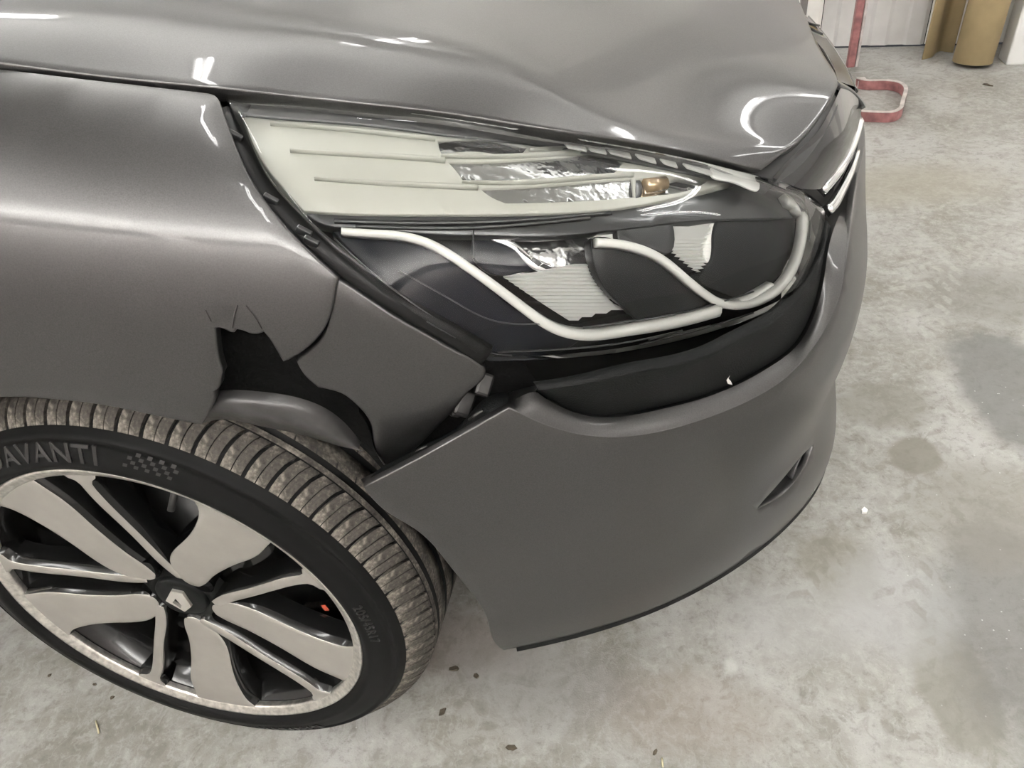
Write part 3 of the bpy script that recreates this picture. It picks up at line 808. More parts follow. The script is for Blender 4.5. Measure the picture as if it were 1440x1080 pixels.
# paint chip on the trim
tn = TRIM.uv(np.array([[1026, 531.]])); chip = TRIM.at(np.array([[1026, 527.], [1024, 532], [1027, 535], [1030, 541], [1023, 539], [1021, 534]]), .0006)
mobj('paint_chip', chip, [tuple(range(6))], M['wall'], trim, smooth=False)
# flange and clips in the opened joint
fl_lo = BIN.at(smooth_px([(514, 680), (598, 637), (678, 592), (714, 571)], 6))
fl_hi = np.array([aty(px, py, y) for px, py, y in [(540, 655, -.83), (600, 624, -.825), (650, 594, -.82), (690, 556, -.81), (717, 551, -.805)]])
ruled('joint_flange', fl_lo, fl_hi, M['black_matt'], bumper, n=50, bow=.003, bdir=(0, -.5, .8))
ruled('joint_corner', np.array([BIN.at(np.array([[714., 571]]))[0], BIN.at(np.array([[735., 556]]))[0], BIN.at(np.array([[754., 550]]))[0]]),
      np.array([aty(716, 552, -.806), aty(740, 545, -.80), aty(757, 541, -.795)]), M['paint'], bumper, n=20)
for px, py, y, wd, hh, aa in [(679, 540, -.80, .016, .022, 35), (652, 566, -.805, .018, .026, 38), (640, 579, -.81, .010, .010, 30)]:
    p = aty(px, py, y); V, F = box_geo((-wd / 2, -.006, -hh / 2), (wd / 2, .006, hh / 2)); o = mobj('joint_clip', V, F, M['steel'], car, smooth=False)
    o.location = p; o.rotation_euler = (math.radians(-35), math.radians(aa), .3); bevel(o, .003)
for pts in [[(582, 640), (590, 632), (601, 628)], [(660, 591), (668, 584), (679, 577)]]:
    p = np.array([aty(px, py, -.836) for px, py in pts]); tube('flange_rib', p, .0018, M['steel'], bumper, n=6)

# wheel-arch liner seen through the tear, torn lining, arch
LIN = Off(FENDER, .045)
panel('arch_lining', LIN, np.array([(262, 425), (470, 360), (640, 430), (730, 500), (770, 560), (700, 640), (600, 690), (545, 668), (520, 640), (480, 600), (400, 585), (290, 590), (255, 520)], float), M['liner'], car, h=.02, rim=0, depth=0, label='black fibrous wheel-arch lining')
fa = np.array([aty(px, py, y) for px, py, y in [(292, 552, -.845), (320, 548, -.85), (360, 550, -.853), (410, 557, -.853), (450, 570, -.848), (480, 590, -.842), (508, 622, -.835)]])
fb = np.array([aty(px, py, y) for px, py, y in [(281, 596, -.845), (320, 590, -.848), (360, 598, -.85), (410, 608, -.85), (450, 619, -.846), (480, 628, -.84), (512, 634, -.834)]])
ruled('torn_lining_flap', fa, fb, M['flap'], car, n=60, m=10, bow=.016, bdir=(.1, -.8, .5), label='scuffed dark grey torn arch lining')
bl = np.array([aty(px, py, y) for px, py, y in [(505, 580, -.842), (520, 605, -.84), (527, 632, -.838), (542, 653, -.836)]])
ruled('lining_edge', bl, bl + np.array([-.02, .05, -.015]), M['liner'], car, n=20)
th = np.linspace(math.radians(-12), math.radians(195), 60)
V = []; 
for y in (-.80, -.72, -.62, -.45):
    R_ = .372
    V.append(np.stack([R_ * np.cos(th), np.full(60, y), .303 + R_ * np.sin(th)], -1))
nV = len(V); V = np.array(V).transpose(1, 0, 2).reshape(-1, 3)
F = [(i * nV + j, (i + 1) * nV + j, (i + 1) * nV + j + 1, i * nV + j + 1) for i in range(59) for j in range(nV - 1)]
V3 = np.vstack([V, [[0, -.45, .303]]]); F += [(i * nV + nV - 1, (i + 1) * nV + nV - 1, len(V)) for i in range(59)]
mobj('arch_liner', V3, F, M['liner'], car)
# floor pan and engine-bay block that close the body
V, F = box_geo((-1.6, -.62, .19), (.30, .80, .215)); mobj('floor_pan', V, F, M['black'], car, smooth=False)
V, F = box_geo((.38, -.62, .20), (.70, .62, .60)); mobj('front_structure', V, F, M['black'], car, smooth=False)
V, F = box_geo((-1.6, -.66, .45), (-.42, .66, .95)); mobj('bulkhead', V, F, M['black'], car, smooth=False)
side = Func(fender_f, (-1.6, -.34, .3, .93))
V, F = grid_geo(side, 24, 20, -1.6, -.62, .30, .99); mobj('door_skin', V, F, M['paint'], car)
# black rail under the bonnet gap
g0 = Curve(r0)(np.linspace(.08, .62, 60)) + np.array([0, .03, -.016]); g1 = g0 + np.array([0, -.07, -.016])
ruled('gap_seal', g0, g1, M['black'], car, n=60)

# ------------------------------------------------------------------ headlamp
lens_left = FENDER.at(np.array([(640, 478), (590, 445), (540, 408), (490, 366), (440, 318), (400, 272), (370, 232), (345, 185), (328, 150)], float), -.004)
lb = P3((688, 509, .652), (740, 507, .643), (823, 502, .632), (890, 493, .622), (980, 473, .612), (1040, 454, .606), (1080, 438, .603), (1113, 420, .602), (1140, 387, .605), (1155, 353, .611), (1161, 313, .622))
lt = P3((320, 132, .853), (417, 141, .841), (540, 153, .826), (637, 166, .812), (760, 186, .790), (857, 202, .770), (980, 226, .742), (1040, 241, .723), (1068, 248, .712), (1105, 258, .690), (1135, 271, .663), (1153, 285, .642))
lr = P3((1161, 313, .622), (1161, 297, .634), (1153, 285, .642))
LENS = Coons(lb, lt, np.vstack([lb[:1], lens_left, lt[:1]]), lr, .016, (.45, -.65, .6))
lamp = empty('headlamp'); lamp.parent = car; lamp['label'] = 'clear headlamp with white light guides and cream reflector'
V, F = panel_geo(LENS, np.array(sq), [], .012, .003, .005)
lens = mobj('lens', V, F, M['lens'], lamp, label='clear outer lens')
# moulded seam line in the lens edge
for vv, d in ((.03, .0035),):
    pass
# housing bowl behind
def expand(P, c, k): return c + (P - c) * k
ctr = np.vstack([lb, lt]).mean(0)
hb = lb + np.array([0, 0, -.004]) ; 
def bowl(u, v): return .034 + .070 * (16 * u * (1 - u) * v * (1 - v)) ** .5
hl = np.vstack([lb[:1], lens_left, lt[:1]])
HB = Coons(expand(lb, ctr, 1.035), expand(lt, ctr, 1.03), expand(hl, ctr, 1.05), expand(lr, ctr, 1.03), .016, (.45, -.65, .6))
HOUS = Func(lambda u, v: Off(HB, bowl(np.clip(u, 0, 1), np.clip(v, 0, 1)))(u, v), (0, 1, 0, 1))
V, F = grid_geo(HOUS, 60, 30); mobj('housing', V, F, M['shroud'], lamp)
# dark seal round the rear edge, with clips
seal = FENDER.at(smooth_px([(314, 138), (322, 165), (338, 210), (360, 255), (395, 300), (440, 345), (490, 390), (540, 430), (600, 466), (650, 494), (684, 514)], 4), -.012)
wv = FENDER.uv(smooth_px([(314, 138), (322, 165), (338, 210), (360, 255), (395, 300), (440, 345), (490, 390), (540, 430), (600, 466), (650, 494), (684, 514)], 4))
V, F = sweep_geo(seal, FENDER.normal(wv[:, 0], wv[:, 1]), [(-.011, -.004), (-.009, .002), (0, .004), (.010, .002), (.012, -.004)]); mobj('rear_seal', V, F, M['seal'], lamp)
for px, py in [(326, 183), (376, 277), (423, 325), (433, 340)]:
    p = FENDER.at(np.array([[px + 1., py - 1.]]), -.007)[0]; V, F = box_geo((-.006, -.002, -.004), (.006, .002, .004)); o = mobj('seal_clip', V, F, M['dark_grey'], lamp, smooth=False); o.location = p; o.rotation_euler = (.4, .6, 0); bevel(o, .001)

OFFS = {}
def lo(d):
    if d not in OFFS: OFFS[d] = Shift(LENS, d, (.40, -.70, .58))
    return OFFS[d]
def piece(name, px, d, m, rim=.0015, depth=.012, h=.01, label=None, holes=(), parent=None):
    return panel(name, lo(d), px, m, parent or lamp, holes=holes, h=h, rim=rim, depth=depth, label=label)
# upper dark bezel along the bonnet
piece('upper_bezel', outline([(322, 134), (417, 143), (540, 155), (637, 168), (760, 188), (857, 204), (980, 229), (1068, 251), (1110, 262)],
                             [(1110, 262), (1040, 256), (960, 240), (880, 224), (760, 202), (640, 189), (520, 174), (420, 166), (333, 158)], [(333, 158), (326, 146), (322, 134)]), .022, M['mid_grey'], h=.014, depth=.001)
# row of pale marks along the bezel
for a, b_ in [(790, 822), (822, 850), (850, 885), (890, 920), (925, 950), (957, 1000)]:
    f = lambda x: np.interp(x, [740, 860, 980, 1060], [186, 202, 226, 248])
    q = np.array([(a + 4, f(a) + 8), (b_, f(b_) + 8), (b_ + 3, f(b_) + 15), (a + 10, f(a) + 14)])
    piece('bezel_mark', q, .012, M['guide'], rim=.0005, depth=.001)
piece('clear_rib', outline([(1000, 236), (1030, 246), (1068, 258), (1068, 264), (1030, 255), (1000, 245), (1000, 236)]), .012, M['guide'], rim=.0005, depth=.001)
# cream reflector with its windows
cream_px = outline([(334, 156), (420, 163), (520, 171), (600, 181), (660, 190), (760, 201), (850, 217), (900, 227), (960, 240), (1030, 254)],
                   [(1030, 254), (985, 267), (930, 281), (870, 291), (800, 297), (700, 300), (600, 300), (500, 299), (428, 295)],
                   [(428, 295), (400, 263), (372, 228), (350, 190), (334, 156)])
win1 = outline([(614, 196), (640, 194), (680, 195), (744, 206)], [(744, 206), (737, 215), (690, 216), (620, 217)], [(620, 217), (616, 208), (614, 196)])
win2 = outline([(626, 226), (680, 226), (760, 221), (830, 214), (858, 214), (877, 230)], [(877, 230), (864, 245), (800, 251), (720, 254), (650, 254)], [(650, 254), (640, 240), (626, 226)])
win3 = outline([(672, 264), (700, 263), (760, 260), (830, 254), (890, 250)], [(890, 250), (893, 278)], [(893, 278), (830, 283), (760, 286), (712, 287)], [(712, 287), (690, 278), (672, 264)])
win4 = outline([(893, 251), (940, 243), (960, 240)], [(960, 240), (1000, 252), (985, 262), (940, 274), (893, 279)], [(893, 279), (893, 251)])
piece('cream_reflector', cream_px, .026, M['cream'], holes=[win1, win2, win3, win4], depth=.02, h=.008, label='cream upper reflector panel')
for nm, wpx in (('upper_mirror', win1), ('middle_mirror', win2), ('lower_mirror', win3)):
    c = wpx.mean(0); piece(nm, c + (wpx - c) * 1.02, .0285, M['chrome_ripple'], rim=.0, depth=.0, h=.006)
c = win4.mean(0); piece('tip_mirror', c + (win4 - c) * 1.06, .036, M['chrome'], rim=0, depth=0, h=.006)
piece('bulb_bracket', outline([(889, 252), (896, 251), (897, 278), (890, 279), (889, 252)]), .028, M['dark_grey'], depth=.006)
p = lo(.032).at(np.array([[905., 262], [935, 258]])); tube('bulb', [p[0], p[0] * .5 + p[1] * .5, p[1]], .007, M['amber'], lamp, n=12)
# ribs pressed in the cream panel
for pts in [[(380, 175), (450, 180), (530, 187), (612, 196)], [(408, 213), (480, 217), (560, 221), (626, 226)], [(442, 252), (500, 256), (580, 260), (672, 264)],
            [(744, 212), (790, 210), (850, 213)], [(650, 257), (740, 257), (830, 250), (890, 246)], [(620, 221), (700, 221), (780, 217), (850, 211)]]:
    c = smooth_px(pts, 6); w_ = lo(.0250).uv(c); p = lo(.0250)(w_[:, 0], w_[:, 1]); n_ = LENS.normal(w_[:, 0], w_[:, 1])
    V, F = sweep_geo(p, n_, [(-.0024, -.002), (-.0012, .0030), (.0012, .0030), (.0024, -.002)], widths=np.clip(np.linspace(.35, 1.2, len(p)), 0, 1)); mobj('pressed_rib', V, F, M['cream'], lamp)
# lower grey band under the cream panel
piece('lower_band', outline([(432, 300), (500, 304), (600, 305), (700, 305), (800, 302), (870, 296), (930, 287), (1000, 272), (1050, 258)],
                            [(1050, 258), (1090, 268), (1130, 284), (1146, 300)], [(1146, 300), (1110, 304), (1000, 308), (900, 318), (830, 326), (760, 332), (690, 330), (600, 328), (540, 322), (470, 318)], [(470, 318), (450, 312), (432, 300)]), .030, M['dark_grey'], h=.012)
for yy, x0, x1 in [(311, 470, 860), (318, 500, 830)]:
    c = smooth_px([(x0, yy), ((x0 + x1) / 2, yy + 2), (x1, yy - 12)], 10); p = lo(.029).at(c); w_ = lo(.029).uv(c)
    V, F = sweep_geo(p, LENS.normal(w_[:, 0], w_[:, 1]), [(-.002, 0), (0, .0015), (.002, 0)]); mobj('band_line', V, F, M['mid_grey'], lamp)
# dark shrouds
piece('outer_shroud', outline([(470, 326), (560, 334), (620, 352), (680, 392), (730, 432), (780, 466), (815, 478)], [(815, 478), (790, 494), (720, 499), (694, 499)], [(694, 499), (640, 470), (580, 430), (520, 378), (470, 326)]), .030, M['navy'])
piece('middle_shroud', outline([(832, 336), (842, 334), (880, 345), (915, 356), (950, 384), (990, 415), (1005, 428)], [(1005, 428), (960, 444), (900, 452), (882, 434)], [(882, 434), (860, 415), (842, 388), (832, 336)]), .028, M['shroud'])
piece('inner_shroud', outline([(1012, 306), (1060, 304), (1118, 302)], [(1118, 302), (1116, 340), (1100, 380), (1075, 406), (1040, 420)], [(1040, 420), (1020, 412), (985, 392), (1000, 372), (1006, 330), (1012, 306)]), .034, M['shroud'])
piece('upper_shroud', outline([(872, 308), (938, 300), (940, 355), (915, 348), (872, 338), (872, 308)]), .032, M['dark_grey'])
piece('lower_shroud', outline([(800, 470), (880, 452), (960, 440), (1010, 428)], [(1010, 428), (1040, 442), (1090, 424)], [(1090, 424), (1050, 446), (960, 474), (870, 490), (760, 500), (740, 498)], [(740, 498), (770, 486), (800, 470)]), .034, M['shroud'])
# mirror bowls
piece('main_bowl', outline([(668, 332), (720, 328), (790, 322), (826, 316), (832, 338), (845, 380)], [(845, 380), (780, 382), (704, 388)], [(704, 388), (668, 362), (668, 332)]), .062, M['chrome_ripple'], rim=0, depth=0, h=.006)
piece('bowl_window', outline([(668, 333), (700, 333), (725, 352), (745, 368), (765, 379)], [(765, 379), (735, 381), (702, 386), (668, 362), (668, 333)]), .045, M['navy'], depth=.004)
piece('bowl_arm', outline([(703, 333), (722, 340), (745, 360), (778, 376)], [(778, 376), (765, 380), (738, 366), (715, 345), (690, 334), (703, 333)]), .040, M['chrome'], depth=.004)
for pts in [[(728, 348), (745, 362), (748, 366), (731, 353)], [(750, 362), (762, 370), (758, 374), (748, 367)], [(765, 371), (777, 377), (768, 378), (760, 374)]]:
    piece('arm_slot', np.array(pts, float), .0385, M['black'], depth=.001, rim=.0003)
piece('white_patch', outline([(818, 314), (846, 309), (870, 311), (870, 337), (842, 333), (832, 326), (818, 314)]), .040, M['guide'], depth=.01)
def ribbed(name, px, d, dirpx, n, m, amp=.0065):
    y = px[:, 1].min() + .6; lines = []; k = 0
    while y < px[:, 1].max() - .4:
        xs = []
        for (x0, y0), (x1, y1) in zip(px, np.roll(px, -1, 0)):
            if (y0 > y) != (y1 > y): xs.append(x0 + (x1 - x0) * (y - y0) / (y1 - y0))
        if len(xs) >= 2:
            xx = np.linspace(min(xs), max(xs), 14); c_ = np.c_[xx, np.full(14, y)]; w_ = lo(d).uv(c_)
            lines.append(lo(d)(w_[:, 0], w_[:, 1]) + LENS.normal(w_[:, 0], w_[:, 1]) * (amp if k % 2 else 0))
        y += n / 2; k += 1
    V = np.vstack(lines); F = [(i * 14 + j, i * 14 + j + 1, (i + 1) * 14 + j + 1, (i + 1) * 14 + j) for i in range(len(lines) - 1) for j in range(13)]
    return mobj(name, V, F, m, lamp, smooth=False)
ribbed('ribbed_reflector', outline([(704, 388), (770, 379), (838, 378), (848, 400), (858, 424), (880, 432)], [(880, 432), (850, 438), (800, 451)], [(800, 451), (770, 432), (704, 388)]), .046, (.02, 1), 5.0, M['rib_silver'])
ribbed('ribbed_reflector', outline([(940, 306), (1004, 305)], [(1004, 305), (998, 340), (992, 372), (982, 388)], [(982, 388), (960, 370), (940, 352), (940, 306)]), .044, (.02, 1), 4.6, M['rib_silver'])
piece('reflector_edge', outline([(1002, 306), (1009, 312), (1006, 335), (1000, 352), (998, 372)], [(998, 372), (991, 360), (996, 335), (1002, 320), (1002, 306)]), .038, M['guide'], depth=.006)
# white light guides
def guide(name, px, wd, d=.020, n=8, wprof=None):
    c = smooth_px(px, n); w_ = lo(d).uv(c); p = lo(d)(w_[:, 0], w_[:, 1]); n_ = LENS.normal(w_[:, 0], w_[:, 1])
    a = wd / 2; prof = [(-a, -.006), (-a, .0), (-a * .8, .0022), (0, .0032), (a * .8, .0022), (a, 0), (a, -.006)]
    ws = np.ones(len(p)) if wprof is None else np.interp(np.linspace(0, 1, len(p)), *wprof)
    V, F = sweep_geo(p, n_, prof, widths=ws); return mobj(name, V, F, M['guide'], lamp, label='white S-shaped light guide')
guide('light_guide', [(480, 325), (520, 328), (560, 331), (600, 341), (650, 370), (700, 406), (745, 440), (780, 462), (805, 470), (835, 472), (880, 466), (940, 456), (985, 445), (1012, 437)], .0085, wprof=([0, .1, .5, .7, 1], [.7, .8, 1.0, 1.15, 1.5]))
guide('light_guide', [(838, 341), (870, 343), (900, 350), (925, 361), (960, 388), (995, 416), (1018, 428), (1042, 430), (1070, 423), (1098, 404), (1118, 374), (1128, 340), (1132, 305)], .0085, wprof=([0, .3, .6, .75, 1], [.9, .9, .9, 1.3, 1.7]))
guide('edge_guide', [(1104, 280), (1118, 290), (1122, 300)], .012, d=.022)
guide('thin_edge', [(870, 470), (940, 452), (1000, 436)], .004, d=.026)
guide('thin_edge', [(1010, 432), (1050, 420), (1085, 400)], .004, d=.026)
# thin moulded lines
for pts, d in [([(1062, 250), (1100, 265), (1130, 285), (1139, 310), (1138, 340)], .006), ([(560, 380), (640, 425), (690, 450), (730, 456), (764, 455)], .018), ([(820, 461), (900, 450), (980, 435), (1060, 410)], .018),
               ([(666, 323), (666, 362)], .024), ([(900, 485), (960, 470), (1010, 456), (1060, 440)], .004), ([(912, 478), (950, 470), (1000, 458)], .004), ([(700, 495), (780, 492), (880, 482), (960, 465)], .006), ([(600, 452), (650, 480), (690, 496), (720, 500)], .006), ([(470, 335), (520, 380), (600, 440), (680, 490)], .006)]:
    c = smooth_px(pts, 10) if len(pts) > 2 else np.array(pts, float); w_ = lo(d).uv(c); p = lo(d)(w_[:, 0], w_[:, 1])
    V, F = sweep_geo(p, LENS.normal(w_[:, 0], w_[:, 1]), [(-.0006, -.001), (-.0004, .0006), (.0004, .0006), (.0006, -.001)]); mobj('moulded_line', V, F, M['mid_grey'], lamp)

# ------------------------------------------------------------------ grille, badge surround, chrome
GP = Coons(P3((1087, 250, .70), (1120, 263, .68), (1154, 266, .657)), P3((1182, 124, .735), (1200, 132, .712), (1213, 147, .69)),
           P3((1087, 250, .70), (1123, 211, .712), (1144, 192, .718), (1161, 167, .726), (1182, 124, .735)),
           P3((1154, 266, .657), (1186, 228, .662), (1207, 177, .672), (1213, 147, .69)), .008, (.6, -.3, .7))
grille = empty('grille'); grille.parent = car; grille['label'] = 'gloss black upper grille with chrome strips'
V, F = grid_geo(GP, 30, 30); mobj('gloss_panel', V, F, M['black_gloss'], grille)
fe = HOOD(np.ones(40), np.linspace(0, .5, 40))
ruled('gap_recess', fe + np.array([-.02, 0, -.012]), fe + np.array([.004, -.004, -.024]), M['black'], grille, n=60)
uc = np.linspace(.345, .655, 40); low = BIN3(uc, np.full(40, .86)); hi_ = HOOD(np.ones(40), np.linspace(.30, .70, 40)) + np.array([-.012, 0, -.03])
ruled('grille_back', hi_, low, M['black'], grille, n=60)
for kk in range(4):
    t_ = .22 + .2 * kk; q_ = hi_ * (1 - t_) + low * t_ + np.array([.006, 0, 0]); V, F = sweep_geo(q_[::2], np.tile([1.0, 0, .3], (20, 1)), [(-.004, -.004), (-.004, .004), (.004, .004), (.004, -.004)]); mobj('grille_slat', V, F, M['black_gloss'], grille)
GB = Coons(P3((1178, 113, .725), (1190, 118, .71), (1203, 122, .70)), P3((1132, 38, .735), (1148, 48, .718), (1162, 54, .702)),
           P3((1178, 113, .725), (1172, 92, .73), (1154, 65, .733), (1132, 38, .735)), P3((1203, 122, .70), (1186, 88, .70), (1162, 54, .702)), .002)
V, F = grid_geo(GB, 14, 20); V2 = np.vstack([V, V[-20:] + np.array([.004, 0, -.03])]); b0 = len(V)
F += [(b0 - 20 + j, b0 - 20 + j + 1, b0 + j + 1, b0 + j) for j in range(19)]
mobj('grille_bar', V2, F, M['dark_grey'], grille)
GC = Coons(P3((1133, 38, .733), (1148, 46, .718), (1164, 54, .70)), P3((1121, 12, .742), (1128, 18, .73), (1136, 24, .715)), P3((1133, 38, .733), (1121, 12, .742)), P3((1164, 54, .70), (1152, 40, .705), (1136, 24, .715)), .003)
V, F = grid_geo(GC, 12, 12); mobj('badge_housing', V, F, M['black_gloss'], grille)
for a_, b_ in [((1129, 30), (1152, 36)), ((1131, 36), (1156, 48))]:
    p = np.array([atz(*a_, .738), atz(*b_, .715)]); tube('badge_edge', [p[0], p.mean(0), p[1]], .0016, M['steel'], grille, n=6)
pth = P3((1202, 124, .697), (1190, 98, .692), (1176, 74, .69), (1162, 52, .69), (1140, 26, .695)); V, F = sweep_geo(Curve(pth)(np.linspace(0, 1, 24)), np.tile([.6, -.2, .8], (24, 1)), [(-.006, -.03), (-.006, .002), (.006, .0), (.008, -.03)]); mobj('grille_edge', V, F, M['black_gloss'], grille)
edge = P3((1176, 117, .732), (1190, 125, .716), (1202, 134, .704), (1214, 149, .688)); V, F = sweep_geo(Curve(edge)(np.linspace(0, 1, 16)), np.tile([.5, -.3, .8], (16, 1)), [(-.004, -.004), (-.004, .002), (.004, .002), (.004, -.004)]); mobj('panel_edge', V, F, M['mid_grey'], grille)
CH = (.30, -.62, .70)
ch = P3((1158, 267, .652), (1172, 252, .655), (1190, 226, .658), (1203, 198, .66), (1211, 170, .664)); V, F = sweep_geo(Curve(ch)(np.linspace(0, 1, 30)), np.tile(CH, (30, 1)), [(-.008, -.006), (-.007, .001), (-.002, .004), (.004, .002), (.008, -.006)], widths=np.linspace(.9, .7, 30)); mobj('chrome_strip', V, F, M['chrome'], grille, label='chrome strip')
ch = P3((1165, 295, .632), (1172, 288, .633), (1181, 273, .636), (1190, 256, .640), (1199, 236, .645), (1206, 214, .650)); V, F = sweep_geo(Curve(ch)(np.linspace(0, 1, 30)), np.tile(CH, (30, 1)), [(-.006, -.006), (-.005, .002), (0, .004), (.005, .002), (.006, -.006)], widths=np.linspace(1.1, .4, 30)); mobj('chrome_strip', V, F, M['chrome'], grille, label='lower chrome strip')

# ------------------------------------------------------------------ wheel and tyre
DL = math.radians(5)
WM = Matrix(((math.cos(DL), 0, -math.sin(DL), 0), (-math.sin(DL), 0, -math.cos(DL), -.845), (0, 1, 0, .303), (0, 0, 0, 1)))
WMn = np.array(WM)
def wl(V):                                   # wheel-local points to the car
    return np.asarray(V) @ WMn[:3, :3].T + WMn[:3, 3]
prof_side = [(.222, -.014), (.229, -.007), (.2360, .0000), (.2390, .0045), (.2430, .0070), (.2470, .0078), (.2490, .0068), (.255, .0058), (.2620, .0036), (.2690, .0006), (.2740, -.0022), (.2748, -.0008), (.2780, -.0022), (.2795, -.0052), (.2830, -.0105), (.2850, -.0135)]
prof = list(prof_side)
# under the shoulder blocks the carcass lies deeper
prof += [(.2862, -.0160), (.2905, -.0220), (.2975, -.0310), (.3015, -.040), (.3025, -.0455)]
prof += [(.3095, -.046), (.3105, -.047), (.3105, -.052)]                                      # narrow rib
def groove(z0, z1): return [(.3108, z0), (.3030, z0 - .001), (.3030, z1 + .001), (.3108, z1)]
prof += groove(-.0522, -.0605) + [(.3112, -.072)] + groove(-.0855, -.0945) + [(.3112, -.105)] + groove(-.1185, -.1275) + groove(-.1525, -.1600)
prof += [(.3095, -.172), (.3050, -.183), (.296, -.190), (.285, -.196), (.265, -.200), (.245, -.199), (.230, -.194), (.220, -.186)]
V, F = lathe_geo(prof, 210)
V = wl(V); V[:, 2] = np.maximum(V[:, 2], .0015)
ns = len(prof_side)
midx = []
m_ = len(prof)
for i in range(210):
    for j in range(m_ - 1): midx.append(0 if j < ns + 5 or j > m_ - 9 or (prof[j][0] < .3045 and prof[j + 1][0] < .3045) or abs(prof[j][0] - prof[j + 1][0]) > .006 else 1)
tyre = mobj('tyre', V, F, [M['rubber'], M['tread']], car, midx=midx, label='dusty black low-profile tyre')
sm = tyre.data.shade_auto_smooth if False else None
# shoulder blocks, each with a fine sipe; alike blocks share one mesh, set round the tyre
PITCH = math.radians(360 / 69)
def block_geo(a0, a1, z0f=.0, full=True):
    lv = [(.2842, -.0118), (.2885, -.0150), (.2940, -.0192), (.2998, -.0252), (.3050, -.0325), (.3083, -.0390), (.3098, -.0440)]
    inn = [(.2825, -.0130), (.2850, -.0175), (.2890, -.0230), (.2940, -.0290), (.2990, -.0360), (.3010, -.0410), (.3015, -.0448)]
    na = 4; V = []; n = len(lv)
    for k in range(na + 1):
        for top in (lv, inn):
            for i, (r, z) in enumerate(top):
                sk = -.030 * (i / (n - 1))            # the slots run a little askew
                cv = .012 * math.sin(math.pi * i / (n - 1))
                a = a0 + (a1 - a0) * k / na + sk + cv
                V.append((r * math.cos(a), r * math.sin(a), z))
    F = []; S = 2 * n
    for k in range(na):
        for i in range(n - 1):
            F.append((k * S + i, k * S + i + 1, (k + 1) * S + i + 1, (k + 1) * S + i))
        F.append((k * S + n - 1, k * S + 2 * n - 1, (k + 1) * S + 2 * n - 1, (k + 1) * S + n - 1))
        F.append((k * S, (k + 1) * S, (k + 1) * S + n, k * S + n))
    for k, rv in ((0, 1), (na, 0)):
        for i in range(n - 1):
            q = (k * S + i, k * S + n + i, k * S + n + i + 1, k * S + i + 1); F.append(q if rv else q[::-1])
    return V, F
g = join_geo([block_geo(-PITCH * .43, -PITCH * .035), block_geo(PITCH * .005, PITCH * .41)])
blk = mesh_data('tread_block', g[0], g[1], M['tread'], smooth=False)
tread_root = tyre
for k in range(69):
    a = math.radians(51.2) + k * PITCH
    if math.sin(a) < -.955: continue
    o = bpy.data.objects.new('tread_block', blk); link(o, tyre)
    o.matrix_local = WM @ Matrix.Rotation(a, 4, 'Z')
# notches cut at the groove edges of the ribs
nv = [(.3113, -.0600, -.003), (.3113, -.0600, .003), (.3113, -.0680, .006), (.3113, -.0680, .003)]
nd = mesh_data('rib_notch', [(r * math.cos(da), r * math.sin(da), z) for r, z, da in nv], [(0, 1, 2, 3)], M['black'], smooth=False)
nd2 = mesh_data('rib_notch', [(r * math.cos(da), r * math.sin(da), z - .034) for r, z, da in nv], [(0, 1, 2, 3)], M['black'], smooth=False)
for k in range(0, 40):
    a = math.radians(-40) + k * PITCH * .9
    for me, off in ((nd, 0), (nd2, PITCH * .45)):
        o = bpy.data.objects.new('rib_notch', me); link(o, tyre); o.matrix_local = WM @ Matrix.Rotation(a + off, 4, 'Z')

# raised sidewall lettering
def letters(txt, r0, size, ang0, flip=False, depth=.0009, zz=.0102, bold=False, squeeze=1.0):
    cu = bpy.data.curves.new('lettering', 'FONT'); cu.body = txt; cu.size = size; cu.extrude = depth; cu.resolution_u = 3; cu.space_character = 1.12
    if bold: cu.offset = size * .018
    to = bpy.data.objects.new('lettering_source', cu); COL.objects.link(to)
    dg = bpy.context.evaluated_depsgraph_get(); me = bpy.data.meshes.new_from_object(to.evaluated_get(dg))
    bpy.data.objects.remove(to); bpy.data.curves.remove(cu)
    co = np.zeros(len(me.vertices) * 3); me.vertices.foreach_get('co', co); co = co.reshape(-1, 3)
    wd = co[:, 0].max(); co[:, 0] = (co[:, 0] - wd / 2) * squeeze
    if flip: a = math.radians(ang0) + co[:, 0] / r0; r = r0 + .35 * size - co[:, 1]
    else: a = math.radians(ang0) - co[:, 0] / r0; r = r0 - .35 * size + co[:, 1]
    zc = np.interp(r, [p[0] for p in prof_side], [p[1] for p in prof_side]) + .0007 + co[:, 2]
    P = wl(np.stack([r * np.cos(a), r * np.sin(a), zc], -1))
    me.vertices.foreach_set('co', P.ravel()); me.materials.clear(); me.materials.append(M['letter']); me.update()
    o = bpy.data.objects.new('sidewall_lettering', me); link(o, tyre); return o
M['letter'] = mat('raised_rubber', (.013, .0125, .012), 0, .4)
letters('DAVANTI', .2625, .027, 99, bold=True, squeeze=1.15)
letters('DAVANTI', .2625, .020, -72, bold=True, squeeze=1.15)
letters('205/45R17', .258, .0135, 6)
# chequered patch moulded beside the name
for r_ in range(4):
    for c_ in range(9):
        if (r_ + c_) % 2: continue
        a = math.radians(77 - c_ * 1.25 - r_ * .5); r = .257 + r_ * .0042; e = math.radians(.5)
        zf = lambda rr: np.interp(rr, [p[0] for p in prof_side], [p[1] for p in prof_side]) + .0005
        q = [(rr * math.cos(aa), rr * math.sin(aa), zf(rr)) for rr, aa in ((r, a + e), (r, a - e), (r + .0036, a - e - .003), (r + .0036, a + e - .003))]
        mobj('chequer', wl(q), [(0, 1, 2, 3)], M['letter'], tyre, smooth=False)

